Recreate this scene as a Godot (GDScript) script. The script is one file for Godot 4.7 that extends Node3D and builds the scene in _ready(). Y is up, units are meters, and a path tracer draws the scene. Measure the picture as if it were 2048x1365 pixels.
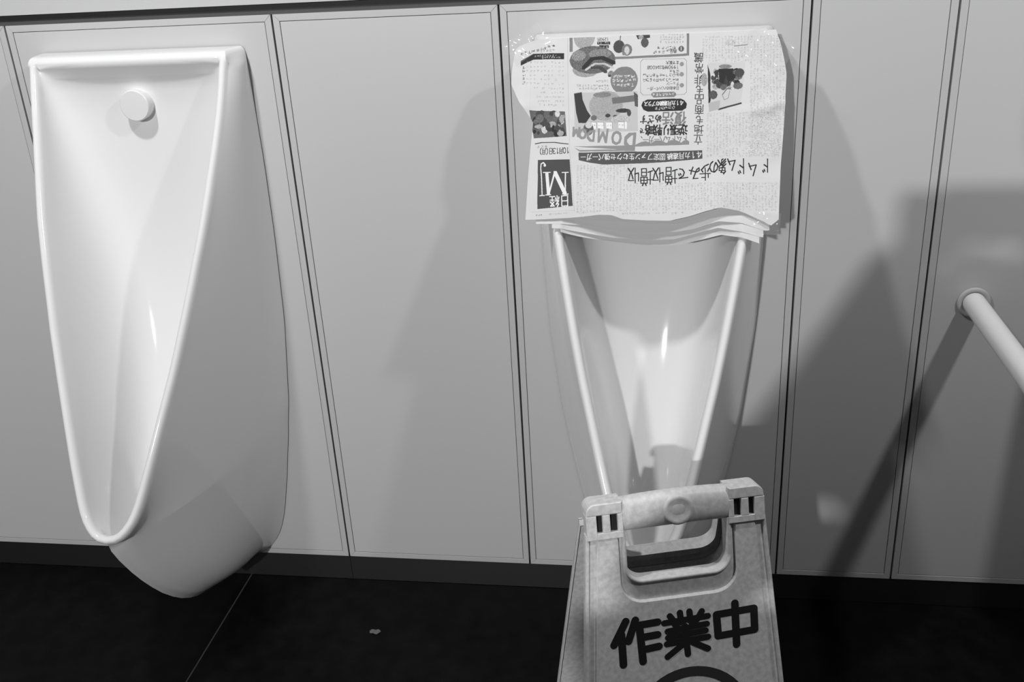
extends Node3D

# ---------------------------------------------------------------- helpers
var M := {}
var taken := {}
var rng := RandomNumberGenerator.new()

func grey(v: float) -> Color:
	return Color(v, v, v).linear_to_srgb()

func mat(v: float, rough: float, metal := 0.0, spec := 0.5) -> StandardMaterial3D:
	var m := StandardMaterial3D.new()
	m.albedo_color = grey(v)
	m.roughness = rough
	m.metallic = metal
	m.metallic_specular = spec
	return m

func noise_tex(lo: float, hi: float, freq: float, sd: int, size := 512) -> NoiseTexture2D:
	var n := FastNoiseLite.new()
	n.seed = sd
	n.frequency = freq
	n.fractal_octaves = 5
	var t := NoiseTexture2D.new()
	t.width = size
	t.height = size
	t.seamless = true
	t.noise = n
	var g := Gradient.new()
	g.set_color(0, grey(lo))
	g.set_color(1, grey(hi))
	t.color_ramp = g
	return t

func numbered(called: String) -> String:
	if not taken.has(called):
		taken[called] = 0
		return called
	taken[called] += 1
	return "%s_%03d" % [called, taken[called]]

func tag(o: Node, label: String, category: String, group := "") -> void:
	o.set_meta("label", label)
	o.set_meta("category", category)
	if group != "":
		o.set_meta("group", group)

func thing(called: String, label: String, category: String, at := Vector3.ZERO, turn := 0.0, group := "") -> Node3D:
	var o := Node3D.new()
	o.name = numbered(called)
	add_child(o)
	o.position = at
	o.rotation.y = turn
	tag(o, label, category, group)
	return o

func put(called: String, mesh: Mesh, m: Material, parent: Node) -> MeshInstance3D:
	var o := MeshInstance3D.new()
	o.name = called if parent != self else numbered(called)
	o.mesh = mesh
	o.material_override = m
	o.cast_shadow = GeometryInstance3D.SHADOW_CASTING_SETTING_ON
	parent.add_child(o, true)
	return o

func struct(called: String, mesh: Mesh, m: Material) -> MeshInstance3D:
	var o := put(called, mesh, m, self)
	o.set_meta("kind", "structure")
	return o

func new_st() -> SurfaceTool:
	var st := SurfaceTool.new()
	st.begin(Mesh.PRIMITIVE_TRIANGLES)
	return st

func done(st: SurfaceTool) -> ArrayMesh:
	st.generate_normals()
	return st.commit()

func tri(st: SurfaceTool, a: Vector3, b: Vector3, c: Vector3) -> void:
	st.add_vertex(a)
	st.add_vertex(b)
	st.add_vertex(c)

func quad(st: SurfaceTool, a: Vector3, b: Vector3, c: Vector3, d: Vector3) -> void:
	tri(st, a, b, c)
	tri(st, a, c, d)

func grid(st: SurfaceTool, rows: Array) -> void:
	for i in rows.size() - 1:
		var r0: PackedVector3Array = rows[i]
		var r1: PackedVector3Array = rows[i + 1]
		for j in r0.size() - 1:
			quad(st, r0[j], r0[j + 1], r1[j + 1], r1[j])

func add_box(st: SurfaceTool, lo: Vector3, hi: Vector3) -> void:
	st.set_smooth_group(-1)
	var a := Vector3(lo.x, lo.y, hi.z)
	var b := Vector3(hi.x, lo.y, hi.z)
	var c := Vector3(hi.x, hi.y, hi.z)
	var d := Vector3(lo.x, hi.y, hi.z)
	var e := Vector3(lo.x, lo.y, lo.z)
	var f := Vector3(hi.x, lo.y, lo.z)
	var g := Vector3(hi.x, hi.y, lo.z)
	var h := Vector3(lo.x, hi.y, lo.z)
	quad(st, d, c, b, a)
	quad(st, g, h, e, f)
	quad(st, c, g, f, b)
	quad(st, h, d, a, e)
	quad(st, h, g, c, d)
	quad(st, a, b, f, e)

func box(lo: Vector3, hi: Vector3) -> ArrayMesh:
	var st := new_st()
	add_box(st, lo, hi)
	return done(st)

# prism from an outline in the xy plane, front edge chamfered
func add_prism(st: SurfaceTool, poly: PackedVector2Array, z0: float, z1: float, bevel := 0.0) -> void:
	st.set_smooth_group(-1)
	var p := poly
	if Geometry2D.is_polygon_clockwise(p):
		p = p.duplicate()
		p.reverse()
	var n := p.size()
	var q := PackedVector2Array()
	for i in n:
		var d0 := (p[i] - p[(i + n - 1) % n]).normalized()
		var d1 := (p[(i + 1) % n] - p[i]).normalized()
		var n0 := Vector2(-d0.y, d0.x)
		var n1 := Vector2(-d1.y, d1.x)
		var s := (n0 + n1)
		var k := bevel * 2.0 / maxf(s.length_squared(), 0.4)
		q.append(p[i] + s * k)
	var idx := Geometry2D.triangulate_polygon(q)
	for t in range(0, idx.size(), 3):
		var a := q[idx[t]]
		var b := q[idx[t + 1]]
		var c := q[idx[t + 2]]
		tri(st, Vector3(a.x, a.y, z1), Vector3(c.x, c.y, z1), Vector3(b.x, b.y, z1))
		tri(st, Vector3(a.x, a.y, z0), Vector3(b.x, b.y, z0), Vector3(c.x, c.y, z0))
	for i in n:
		var j := (i + 1) % n
		if bevel > 0.0:
			quad(st, Vector3(q[i].x, q[i].y, z1), Vector3(q[j].x, q[j].y, z1), Vector3(p[j].x, p[j].y, z1 - bevel), Vector3(p[i].x, p[i].y, z1 - bevel))
		quad(st, Vector3(p[i].x, p[i].y, z1 - bevel), Vector3(p[j].x, p[j].y, z1 - bevel), Vector3(p[j].x, p[j].y, z0), Vector3(p[i].x, p[i].y, z0))

func prism(poly: PackedVector2Array, z0: float, z1: float, bevel := 0.0) -> ArrayMesh:
	var st := new_st()
	add_prism(st, poly, z0, z1, bevel)
	return done(st)

# tube along a path, radius per point
func add_tube(st: SurfaceTool, pts: Array, radii: Array, sides := 12, caps := true) -> void:
	st.set_smooth_group(0)
	var rows := []
	var up := Vector3(0.123, 0.97, 0.21).normalized()
	for i in pts.size():
		var a: Vector3 = pts[maxi(i - 1, 0)]
		var b: Vector3 = pts[mini(i + 1, pts.size() - 1)]
		var d := (b - a).normalized()
		var x := up.cross(d).normalized()
		var y := d.cross(x)
		var r := PackedVector3Array()
		var rad: float = radii[i]
		var c: Vector3 = pts[i]
		for k in sides + 1:
			var an := TAU * (k % sides) / sides
			r.append(c + (x * cos(an) + y * sin(an)) * rad)
		rows.append(r)
	grid(st, rows)
	if caps:
		st.set_smooth_group(-1)
		for e in [0, pts.size() - 1]:
			var r: PackedVector3Array = rows[e]
			var c: Vector3 = pts[e]
			for k in sides:
				tri(st, c, r[k], r[k + 1])

# body of revolution round the z axis; profile holds (radius, z)
func add_lathe(st: SurfaceTool, profile: PackedVector2Array, at: Vector3, sides := 32, smooth := true) -> void:
	st.set_smooth_group(0 if smooth else -1)
	var rows := []
	for p in profile:
		var r := PackedVector3Array()
		for k in sides + 1:
			var an := TAU * (k % sides) / sides
			r.append(at + Vector3(cos(an) * p.x, sin(an) * p.x, p.y))
		rows.append(r)
	grid(st, rows)

func lut(table: Array, x: float, col := 1) -> float:
	var up: bool = table[0][0] < table[table.size() - 1][0]
	for i in table.size() - 1:
		var a: Array = table[i]
		var b: Array = table[i + 1]
		if (up and x <= b[0]) or (not up and x >= b[0]):
			var t := clampf((x - a[0]) / (b[0] - a[0]), 0.0, 1.0)
			return lerpf(a[col], b[col], t)
	return table[table.size() - 1][col]

# ---------------------------------------------------------------- scene
func _ready() -> void:
	rng.seed = 4711
	# camera, environment
	var cam := Camera3D.new()
	cam.name = "camera"
	cam.position = Vector3(0.2731, 1.3306, 1.6971)
	cam.rotation = Vector3(-0.41527, 0.16542, -0.05911)
	cam.fov = 37.84
	cam.near = 0.02
	cam.far = 40.0
	add_child(cam)
	cam.current = true
	var env := Environment.new()
	env.background_mode = Environment.BG_COLOR
	env.background_color = Color(0, 0, 0)
	env.ambient_light_source = Environment.AMBIENT_SOURCE_DISABLED
	env.tonemap_mode = Environment.TONE_MAPPER_LINEAR
	env.tonemap_exposure = 0.95
	env.sdfgi_enabled = true
	env.ssao_enabled = true
	env.ssil_enabled = true
	var we := WorldEnvironment.new()
	we.environment = env
	add_child(we)

	# materials
	M.panel = mat(0.5, 0.42)
	M.edge = mat(0.47, 0.5)
	M.plaster = mat(0.15, 0.85)
	M.ledge = mat(0.49, 0.6)
	M.ceiling = mat(0.18, 0.9)
	M.porcelain = mat(0.73, 0.08, 0.0, 0.36)
	M.knob = mat(0.70, 0.3)
	M.black = mat(0.012, 0.6)
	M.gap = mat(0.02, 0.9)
	M.lip = mat(0.06, 0.6)
	M.floor = mat(1.0, 0.5, 0.0, 0.18)
	M.floor.albedo_texture = noise_tex(0.002, 0.006, 0.02, 3)
	M.floor.uv1_triplanar = true
	M.floor.uv1_world_triplanar = true
	M.floor.uv1_scale = Vector3(1.7, 1.7, 1.7)
	M.grout = mat(0.06, 0.7)
	M.steel = mat(0.2, 0.38, 1.0)
	M.rail = mat(0.78, 0.35)
	M.sign = mat(1.0, 0.45)
	M.sign.albedo_texture = noise_tex(0.50, 0.74, 0.03, 11, 1024)
	M.sign.uv1_triplanar = true
	M.sign.uv1_scale = Vector3(3.1, 3.1, 3.1)
	M.print = mat(0.012, 0.5)
	M.ring = mat(0.035, 0.5)
	M.paper_back = mat(0.62, 0.9)
	M.scrap = mat(0.10, 0.9)

	lamps()
	room()
	for p in [[-0.6407, "white porcelain urinal with open bowl and round spout cap on the left"], [0.25, "white porcelain urinal covered at the top with taped newspaper"], [-1.5310, "white porcelain urinal beyond the left edge of the picture"], [1.1407, "white porcelain urinal on the far side of the white handrail"]]:
		urinal(p[0], p[1])
	newspaper()
	tapes()
	handrail()
	floor_sign()
	scrap()
	person()

# ---------------------------------------------------------------- light
func downlight(at: Vector3, energy: float, label: String) -> void:
	var t := thing("ceiling_downlight", label, "lamp", at, 0.0, "ceiling downlights")
	t.rotation.x = PI / 2
	var st := new_st()
	add_lathe(st, PackedVector2Array([Vector2(0.052, 0.0), Vector2(0.052, 0.006), Vector2(0.066, 0.006), Vector2(0.07, 0.0)]), Vector3.ZERO)
	put("trim_ring", done(st), M.rail, t)
	var lens := CylinderMesh.new()
	lens.top_radius = 0.05
	lens.bottom_radius = 0.05
	lens.height = 0.004
	var gm := mat(0.8, 0.5)
	gm.emission_enabled = true
	gm.emission = Color(1, 1, 1)
	gm.emission_energy_multiplier = 6.0
	var l := put("diffuser", lens, gm, t)
	l.rotation.x = PI / 2
	l.position.z = 0.002
	var s := SpotLight3D.new()
	s.name = "lamp_light"
	s.light_energy = energy
	s.light_size = 0.05
	s.spot_range = 14.0
	s.spot_attenuation = 2.0
	s.spot_angle = 86.0
	s.spot_angle_attenuation = 0.05
	s.shadow_enabled = true
	t.add_child(s)
	s.position.z = 0.03
	s.rotation.y = PI

func lamps() -> void:
	downlight(Vector3(-0.6, 2.398, 0.85), 1.95, "round ceiling downlight close over the wall beside the left urinal")
	downlight(Vector3(1.35, 2.398, 0.98), 1.75, "round ceiling downlight beyond the white handrail")
	downlight(Vector3(-0.79, 2.398, 5.2), 17.0, "round ceiling downlight behind the photographer")

# ---------------------------------------------------------------- room
func rect2(x0: float, y0: float, x1: float, y1: float) -> PackedVector2Array:
	return PackedVector2Array([Vector2(x0, y0), Vector2(x1, y0), Vector2(x1, y1), Vector2(x0, y1)])

func room() -> void:
	var X0 := -4.2
	var X1 := 4.0
	var Z1 := 7.3
	var Y1 := 2.4
	# tiled wall carrying the urinals
	var wb := struct("wall_back", box(Vector3(X0 - 0.1, 0, -0.3), Vector3(X1 + 0.1, 1.19, -0.02)), M.gap)
	var y0 := 0.0616
	var y1 := 1.1771
	var e := 0.0112
	var xs := [-4.2, -3.6, -3.2, -2.65, -2.173, -1.780, -1.282, -0.8897, -0.3918, 0.0, 0.5, 0.7214, 1.22, 1.62, 2.12, 2.62, 3.12, 3.62, 4.0]
	for i in xs.size() - 1:
		var a: float = xs[i] + 0.0018
		var b: float = xs[i + 1] - 0.0018
		var g := 0.0010
		var p := put("wall_panel", prism(rect2(a + e + g, y0 + e + g, b - e - g, y1 - e - g), -0.018, 0.0, 0.0004), M.panel, wb)
		var strips := [
			[Vector2(a, y0), Vector2(a + e, y0 + e), Vector2(a + e, y1 - e), Vector2(a, y1)],
			[Vector2(b, y0), Vector2(b, y1), Vector2(b - e, y1 - e), Vector2(b - e, y0 + e)],
			[Vector2(a + 0.0004, y0), Vector2(b - 0.0004, y0), Vector2(b - e - 0.0004, y0 + e), Vector2(a + e + 0.0004, y0 + e)],
			[Vector2(a + 0.0004, y1), Vector2(a + e + 0.0004, y1 - e), Vector2(b - e - 0.0004, y1 - e), Vector2(b - 0.0004, y1)]]
		for s in strips:
			put("edge_strip", prism(PackedVector2Array(s), -0.018, 0.0006, 0.0003), M.edge, p)
	var upper := struct("wall_upper", box(Vector3(X0, 1.19, -0.3), Vector3(X1, Y1, -0.17)), M.plaster)
	upper.set_meta("kind", "structure")
	# shadow channel and ledge over the panels
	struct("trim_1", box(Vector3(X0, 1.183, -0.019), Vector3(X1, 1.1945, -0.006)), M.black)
	struct("trim_2", box(Vector3(X0, 1.1772, -0.019), Vector3(X1, 1.183, -0.0015)), M.lip)
	var st := new_st()
	add_prism(st, PackedVector2Array([Vector2(-0.17, 1.1945), Vector2(-0.001, 1.1945), Vector2(0.001, 1.1965), Vector2(0.001, 1.226), Vector2(-0.003, 1.23), Vector2(-0.17, 1.23)]), X0, X1)
	var ledge := struct("trim_3", done(st), M.porcelain)
	ledge.mesh = box(Vector3(X0, 1.1945, -0.17), Vector3(X1, 1.23, 0.001))
	ledge.material_override = M.ledge
	# steel kick plate
	var bb := struct("baseboard_back", box(Vector3(X0, 0.0, -0.02), Vector3(X1, 0.0608, -0.004)), M.gap)
	var cuts := [-4.2, -3.2, -2.0, -0.3918, 1.4, 2.8, 4.0]
	for i in cuts.size() - 1:
		put("kick_plate", box(Vector3(cuts[i] + 0.0006, 0.001, -0.004), Vector3(cuts[i + 1] - 0.0006, 0.0605, -0.0015)), M.steel, bb)
	# floor slabs with pale joints
	var fl := struct("floor", box(Vector3(X0 - 0.1, -0.12, -0.02), Vector3(X1 + 0.1, -0.002, Z1 + 0.1)), M.grout)
	var fx := [-4.25, -2.425, -0.6255, 1.1745, 2.9745, 4.05]
	var fz := [-0.004, 1.8, 3.6, 5.4, 7.35]
	for i in fx.size() - 1:
		for k in fz.size() - 1:
			put("floor_slab", box(Vector3(fx[i] + 0.0022, -0.02, fz[k] + 0.0022), Vector3(fx[i + 1] - 0.0022, 0.0, fz[k + 1] - 0.0022)), M.floor, fl)
	struct("wall_left", box(Vector3(X0 - 0.12, 0, -0.3), Vector3(X0, Y1, Z1)), M.plaster)
	struct("wall_right", box(Vector3(X1, 0, -0.3), Vector3(X1 + 0.12, Y1, Z1)), M.plaster)
	struct("wall_front", box(Vector3(X0 - 0.12, 0, Z1), Vector3(X1 + 0.12, Y1, Z1 + 0.12)), M.plaster)
	struct("ceiling", box(Vector3(X0 - 0.12, Y1, -0.3), Vector3(X1 + 0.12, Y1 + 0.12, Z1 + 0.12)), M.ceiling)

# ---------------------------------------------------------------- urinal
var wall_half := [[1.126, 0.194], [0.92, 0.196], [0.786, 0.194], [0.613, 0.187], [0.438, 0.169], [0.385, 0.160]]
# rim y, rim z, rim half width, back y, back z, back half width
var rim := [
	[1.112, 0.0605, 0.1785, 1.107, 0.054, 0.166], [1.10, 0.066, 0.1775, 1.088, 0.038, 0.164], [1.08, 0.075, 0.1765, 1.062, 0.031, 0.163],
	[1.051, 0.088, 0.1745, 1.02, 0.028, 0.160], [1.016, 0.105, 0.171, 0.98, 0.028, 0.156], [0.981, 0.123, 0.167, 0.94, 0.028, 0.151], [0.946, 0.142, 0.1625, 0.90, 0.029, 0.145],
	[0.911, 0.161, 0.158, 0.86, 0.031, 0.138], [0.876, 0.180, 0.153, 0.82, 0.034, 0.131], [0.841, 0.198, 0.147, 0.78, 0.038, 0.123], [0.807, 0.216, 0.1405, 0.74, 0.044, 0.116],
	[0.773, 0.233, 0.134, 0.70, 0.052, 0.109], [0.738, 0.251, 0.127, 0.66, 0.063, 0.102], [0.704, 0.269, 0.120, 0.62, 0.077, 0.096], [0.670, 0.286, 0.1125, 0.58, 0.093, 0.090],
	[0.637, 0.303, 0.105, 0.54, 0.112, 0.083], [0.604, 0.321, 0.0965, 0.50, 0.134, 0.076], [0.571, 0.339, 0.088, 0.46, 0.158, 0.068], [0.538, 0.3565, 0.0795, 0.425, 0.184, 0.061],
	[0.505, 0.374, 0.071, 0.39, 0.212, 0.054], [0.472, 0.391, 0.062, 0.365, 0.246, 0.046], [0.45, 0.4025, 0.0555, 0.351, 0.275, 0.040], [0.435, 0.411, 0.050, 0.344, 0.30, 0.035],
	[0.422, 0.4185, 0.0435, 0.341, 0.322, 0.029], [0.411, 0.425, 0.0355, 0.342, 0.344, 0.023], [0.402, 0.4305, 0.026, 0.348, 0.366, 0.016], [0.396, 0.434, 0.0145, 0.356, 0.385, 0.009], [0.394, 0.4355, 0.0, 0.364, 0.398, 0.0]]
# keel y, keel z, half width at the wall, roundness
var keel := [[0.37, 0.4245, 0.158, 0.0], [0.34, 0.410, 0.153, 0.04], [0.297, 0.385, 0.145, 0.14], [0.262, 0.362, 0.139, 0.26], [0.229, 0.338, 0.132, 0.40], [0.195, 0.311, 0.125, 0.55], [0.163, 0.281, 0.117, 0.70],
	[0.138, 0.254, 0.109, 0.82], [0.117, 0.226, 0.100, 0.91], [0.1, 0.198, 0.090, 0.96], [0.085, 0.166, 0.078, 1.0], [0.073, 0.134, 0.064, 1.0], [0.064, 0.10, 0.049, 1.0], [0.058, 0.064, 0.032, 1.0], [0.054, 0.03, 0.015, 1.0], [0.053, 0.004, 0.002, 1.0]]
var urinal_mesh: ArrayMesh
var knob_mesh: ArrayMesh
var mark_mesh: ArrayMesh

func build_urinal() -> void:
	var down := Vector3(0, -1, 0.523).normalized()
	var nr := Vector3(0, 0.523, 1).normalized()
	var prof := [[0.0045, 0.0115], [0.003, 0.006], [0.0008, 0.0022], [-0.002, 0.0004], [-0.0055, 0.0004], [-0.0088, 0.0028], [-0.0108, 0.007], [-0.0118, 0.012]]
	var NS := 22
	var NC := 18
	var rows := []
	# closing rows over the top: y, z, rim half width, inset at the wall
	for t in [[1.1285, 0.0, 0.180, 0.010], [1.1285, 0.034, 0.174, 0.010], [1.1275, 0.046, 0.174, 0.006], [1.125, 0.0525, 0.1755, 0.003], [1.1205, 0.0555, 0.177, 0.001], [1.116, 0.0578, 0.178, 0.0]]:
		var h := PackedVector3Array()
		var w0: float = 0.194 - t[3]
		for j in NS + 1:
			h.append(Vector3(lerpf(w0, t[2] + 0.004, float(j) / NS), t[0], t[1] * pow(float(j) / NS, 0.8)))
		for j in prof.size() - 1:
			h.append(Vector3(t[2] + prof[j + 1][0], t[0], t[1] + 0.0012 * (j + 1) / 7.0))
		for j in NC:
			h.append(Vector3((t[2] - 0.0118) * (1.0 - float(j + 1) / NC), t[0], t[1] + 0.0012))
		rows.append(h)
	for i in rim.size():
		var r: Array = rim[i]
		var c := Vector3(r[2], r[0], r[1])
		# outward direction within the rim plane
		var ra: Array = rim[maxi(i - 1, 0)]
		var rb: Array = rim[mini(i + 1, rim.size() - 1)]
		var dx: float = rb[2] - ra[2]
		var ds: float = Vector2(rb[0] - ra[0], rb[1] - ra[1]).length()
		var nx := ds
		var nd := -dx
		if i == rim.size() - 1:
			nx = 0.0
			nd = 1.0
		var out := (Vector3(1, 0, 0) * nx + down * nd).normalized()
		var h := PackedVector3Array()
		var A: Vector3 = c + out * prof[0][0] - nr * prof[0][1]
		var W := Vector3(lut(wall_half, A.y), A.y, 0.0)
		var nose := A.x if r[0] >= 0.45 else maxf(A.x, 0.0595 + (r[0] - 0.45) * 0.27)
		for j in NS + 1:
			var q := 1.0 - pow(1.0 - float(j) / NS, 1.35)
			var p := W.lerp(A, q)
			p.x = lerpf(W.x, nose, q) - (nose - A.x) * pow(q, 7.0) + 0.007 * 4.0 * q * (1.0 - q)
			h.append(p)
		for j in range(1, prof.size()):
			h.append(c + out * prof[j][0] - nr * prof[j][1])
		var B: Vector3 = c + out * prof[7][0] - nr * prof[7][1]
		var mid := Vector3(0, r[3], r[4])
		var corner := Vector3(r[5], r[3], r[4])
		var c1 := B.lerp(corner, 0.9)
		var c2 := mid.lerp(corner, 0.85)
		for j in NC:
			h.append(B.bezier_interpolate(c1, c2, mid, float(j + 1) / NC))
		rows.append(h)
	var low := [] 
	var last: PackedVector3Array = rows[rows.size() - 1]
	low.append(last.slice(0, NS + 1))
	for k in keel:
		var h := PackedVector3Array()
		for j in NS + 1:
			var q := 1.0 - pow(1.0 - float(j) / NS, 1.35)
			var bow: float = lerpf(k[2], 0.044, q) - 0.044 * pow(q, 7.0) + 0.007 * 4.0 * q * (1.0 - q)
			h.append(Vector3(lerpf(bow, k[2] * sqrt(maxf(0.0, 1.0 - q * q)), k[3]), k[0], k[1] * q))
		low.append(h)
	# even out the hull where the flanks run into the keel
	var hull := []
	for h in rows:
		hull.append(h.slice(0, NS + 1))
	for h in low.slice(1):
		hull.append(h)
	for it in 60:
		var nxt := []
		for a in hull.size():
			var h: PackedVector3Array = hull[a].duplicate()
			if a > 8 and a < hull.size() - 1:
				for b in range(1, NS):
					var acc := Vector3.ZERO
					var ws := 0.0
					for q in [hull[a - 1][b], hull[a + 1][b], hull[a][b - 1], hull[a][b + 1]]:
						var w: float = 1.0 / maxf(0.0005, hull[a][b].distance_to(q))
						acc += q * w
						ws += w
					h[b] = hull[a][b].lerp(acc / ws, 0.6)
			nxt.append(h)
		hull = nxt
	for a in rows.size():
		var h: PackedVector3Array = rows[a]
		for b in NS + 1:
			h[b] = hull[a][b]
		rows[a] = h
	low[0] = hull[rows.size() - 1]
	for a in range(1, low.size()):
		low[a] = hull[rows.size() - 1 + a]
	var st := new_st()
	st.set_smooth_group(0)
	for side in [1, -1]:
		for set_ in [rows, low]:
			var rr := []
			for h in set_:
				var m := PackedVector3Array()
				for p in h:
					m.append(Vector3(p.x * side, p.y, p.z))
				if side < 0:
					m.reverse()
				rr.append(m)
			grid(st, rr)
	urinal_mesh = done(st)
	st = new_st()
	add_lathe(st, PackedVector2Array([Vector2(0.0265, -0.004), Vector2(0.0272, 0.0185), Vector2(0.0268, 0.0205), Vector2(0.0255, 0.0218)]), Vector3.ZERO, 48)
	add_lathe(st, PackedVector2Array([Vector2(0.0255, 0.0218), Vector2(0.012, 0.022), Vector2(0.0, 0.022)]), Vector3.ZERO, 48, false)
	knob_mesh = done(st)
	# row of tiny upright strokes printed on the side
	st = new_st()
	var x := 0.0
	for k in 9:
		var w := 0.0006 if k % 3 else 0.0009
		add_box(st, Vector3(x, -0.0022 + 0.0006 * (k % 2), 0), Vector3(x + w, 0.0022, 0.0003))
		if k % 2 == 0:
			add_box(st, Vector3(x, 0.0016, 0), Vector3(x + 0.0014, 0.0022, 0.0003))
		x += 0.00165
	mark_mesh = done(st)

func urinal(xc: float, label: String) -> void:
	if urinal_mesh == null:
		build_urinal()
	var u := thing("urinal", label, "urinal", Vector3(xc, 0, 0.003), 0.0, "wall-hung urinals")
	put("bowl", urinal_mesh, M.porcelain, u)
	var k := put("spout_cap", knob_mesh, M.knob, u)
	k.position = Vector3(-0.004, 1.040, 0.029)
	var m := put("printed_mark", mark_mesh, M.print, u)
	var a := Vector3(0.194, 1.09, 0.0)
	var b := Vector3(0.182, 1.09, 0.062)
	var zx := (b - a).normalized()
	var f := Vector3(0, 1, 0)
	m.transform = Transform3D(Basis(-zx, f, (-zx).cross(f)), a.lerp(b, 0.62) + (-zx).cross(f) * 0.004)

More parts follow.
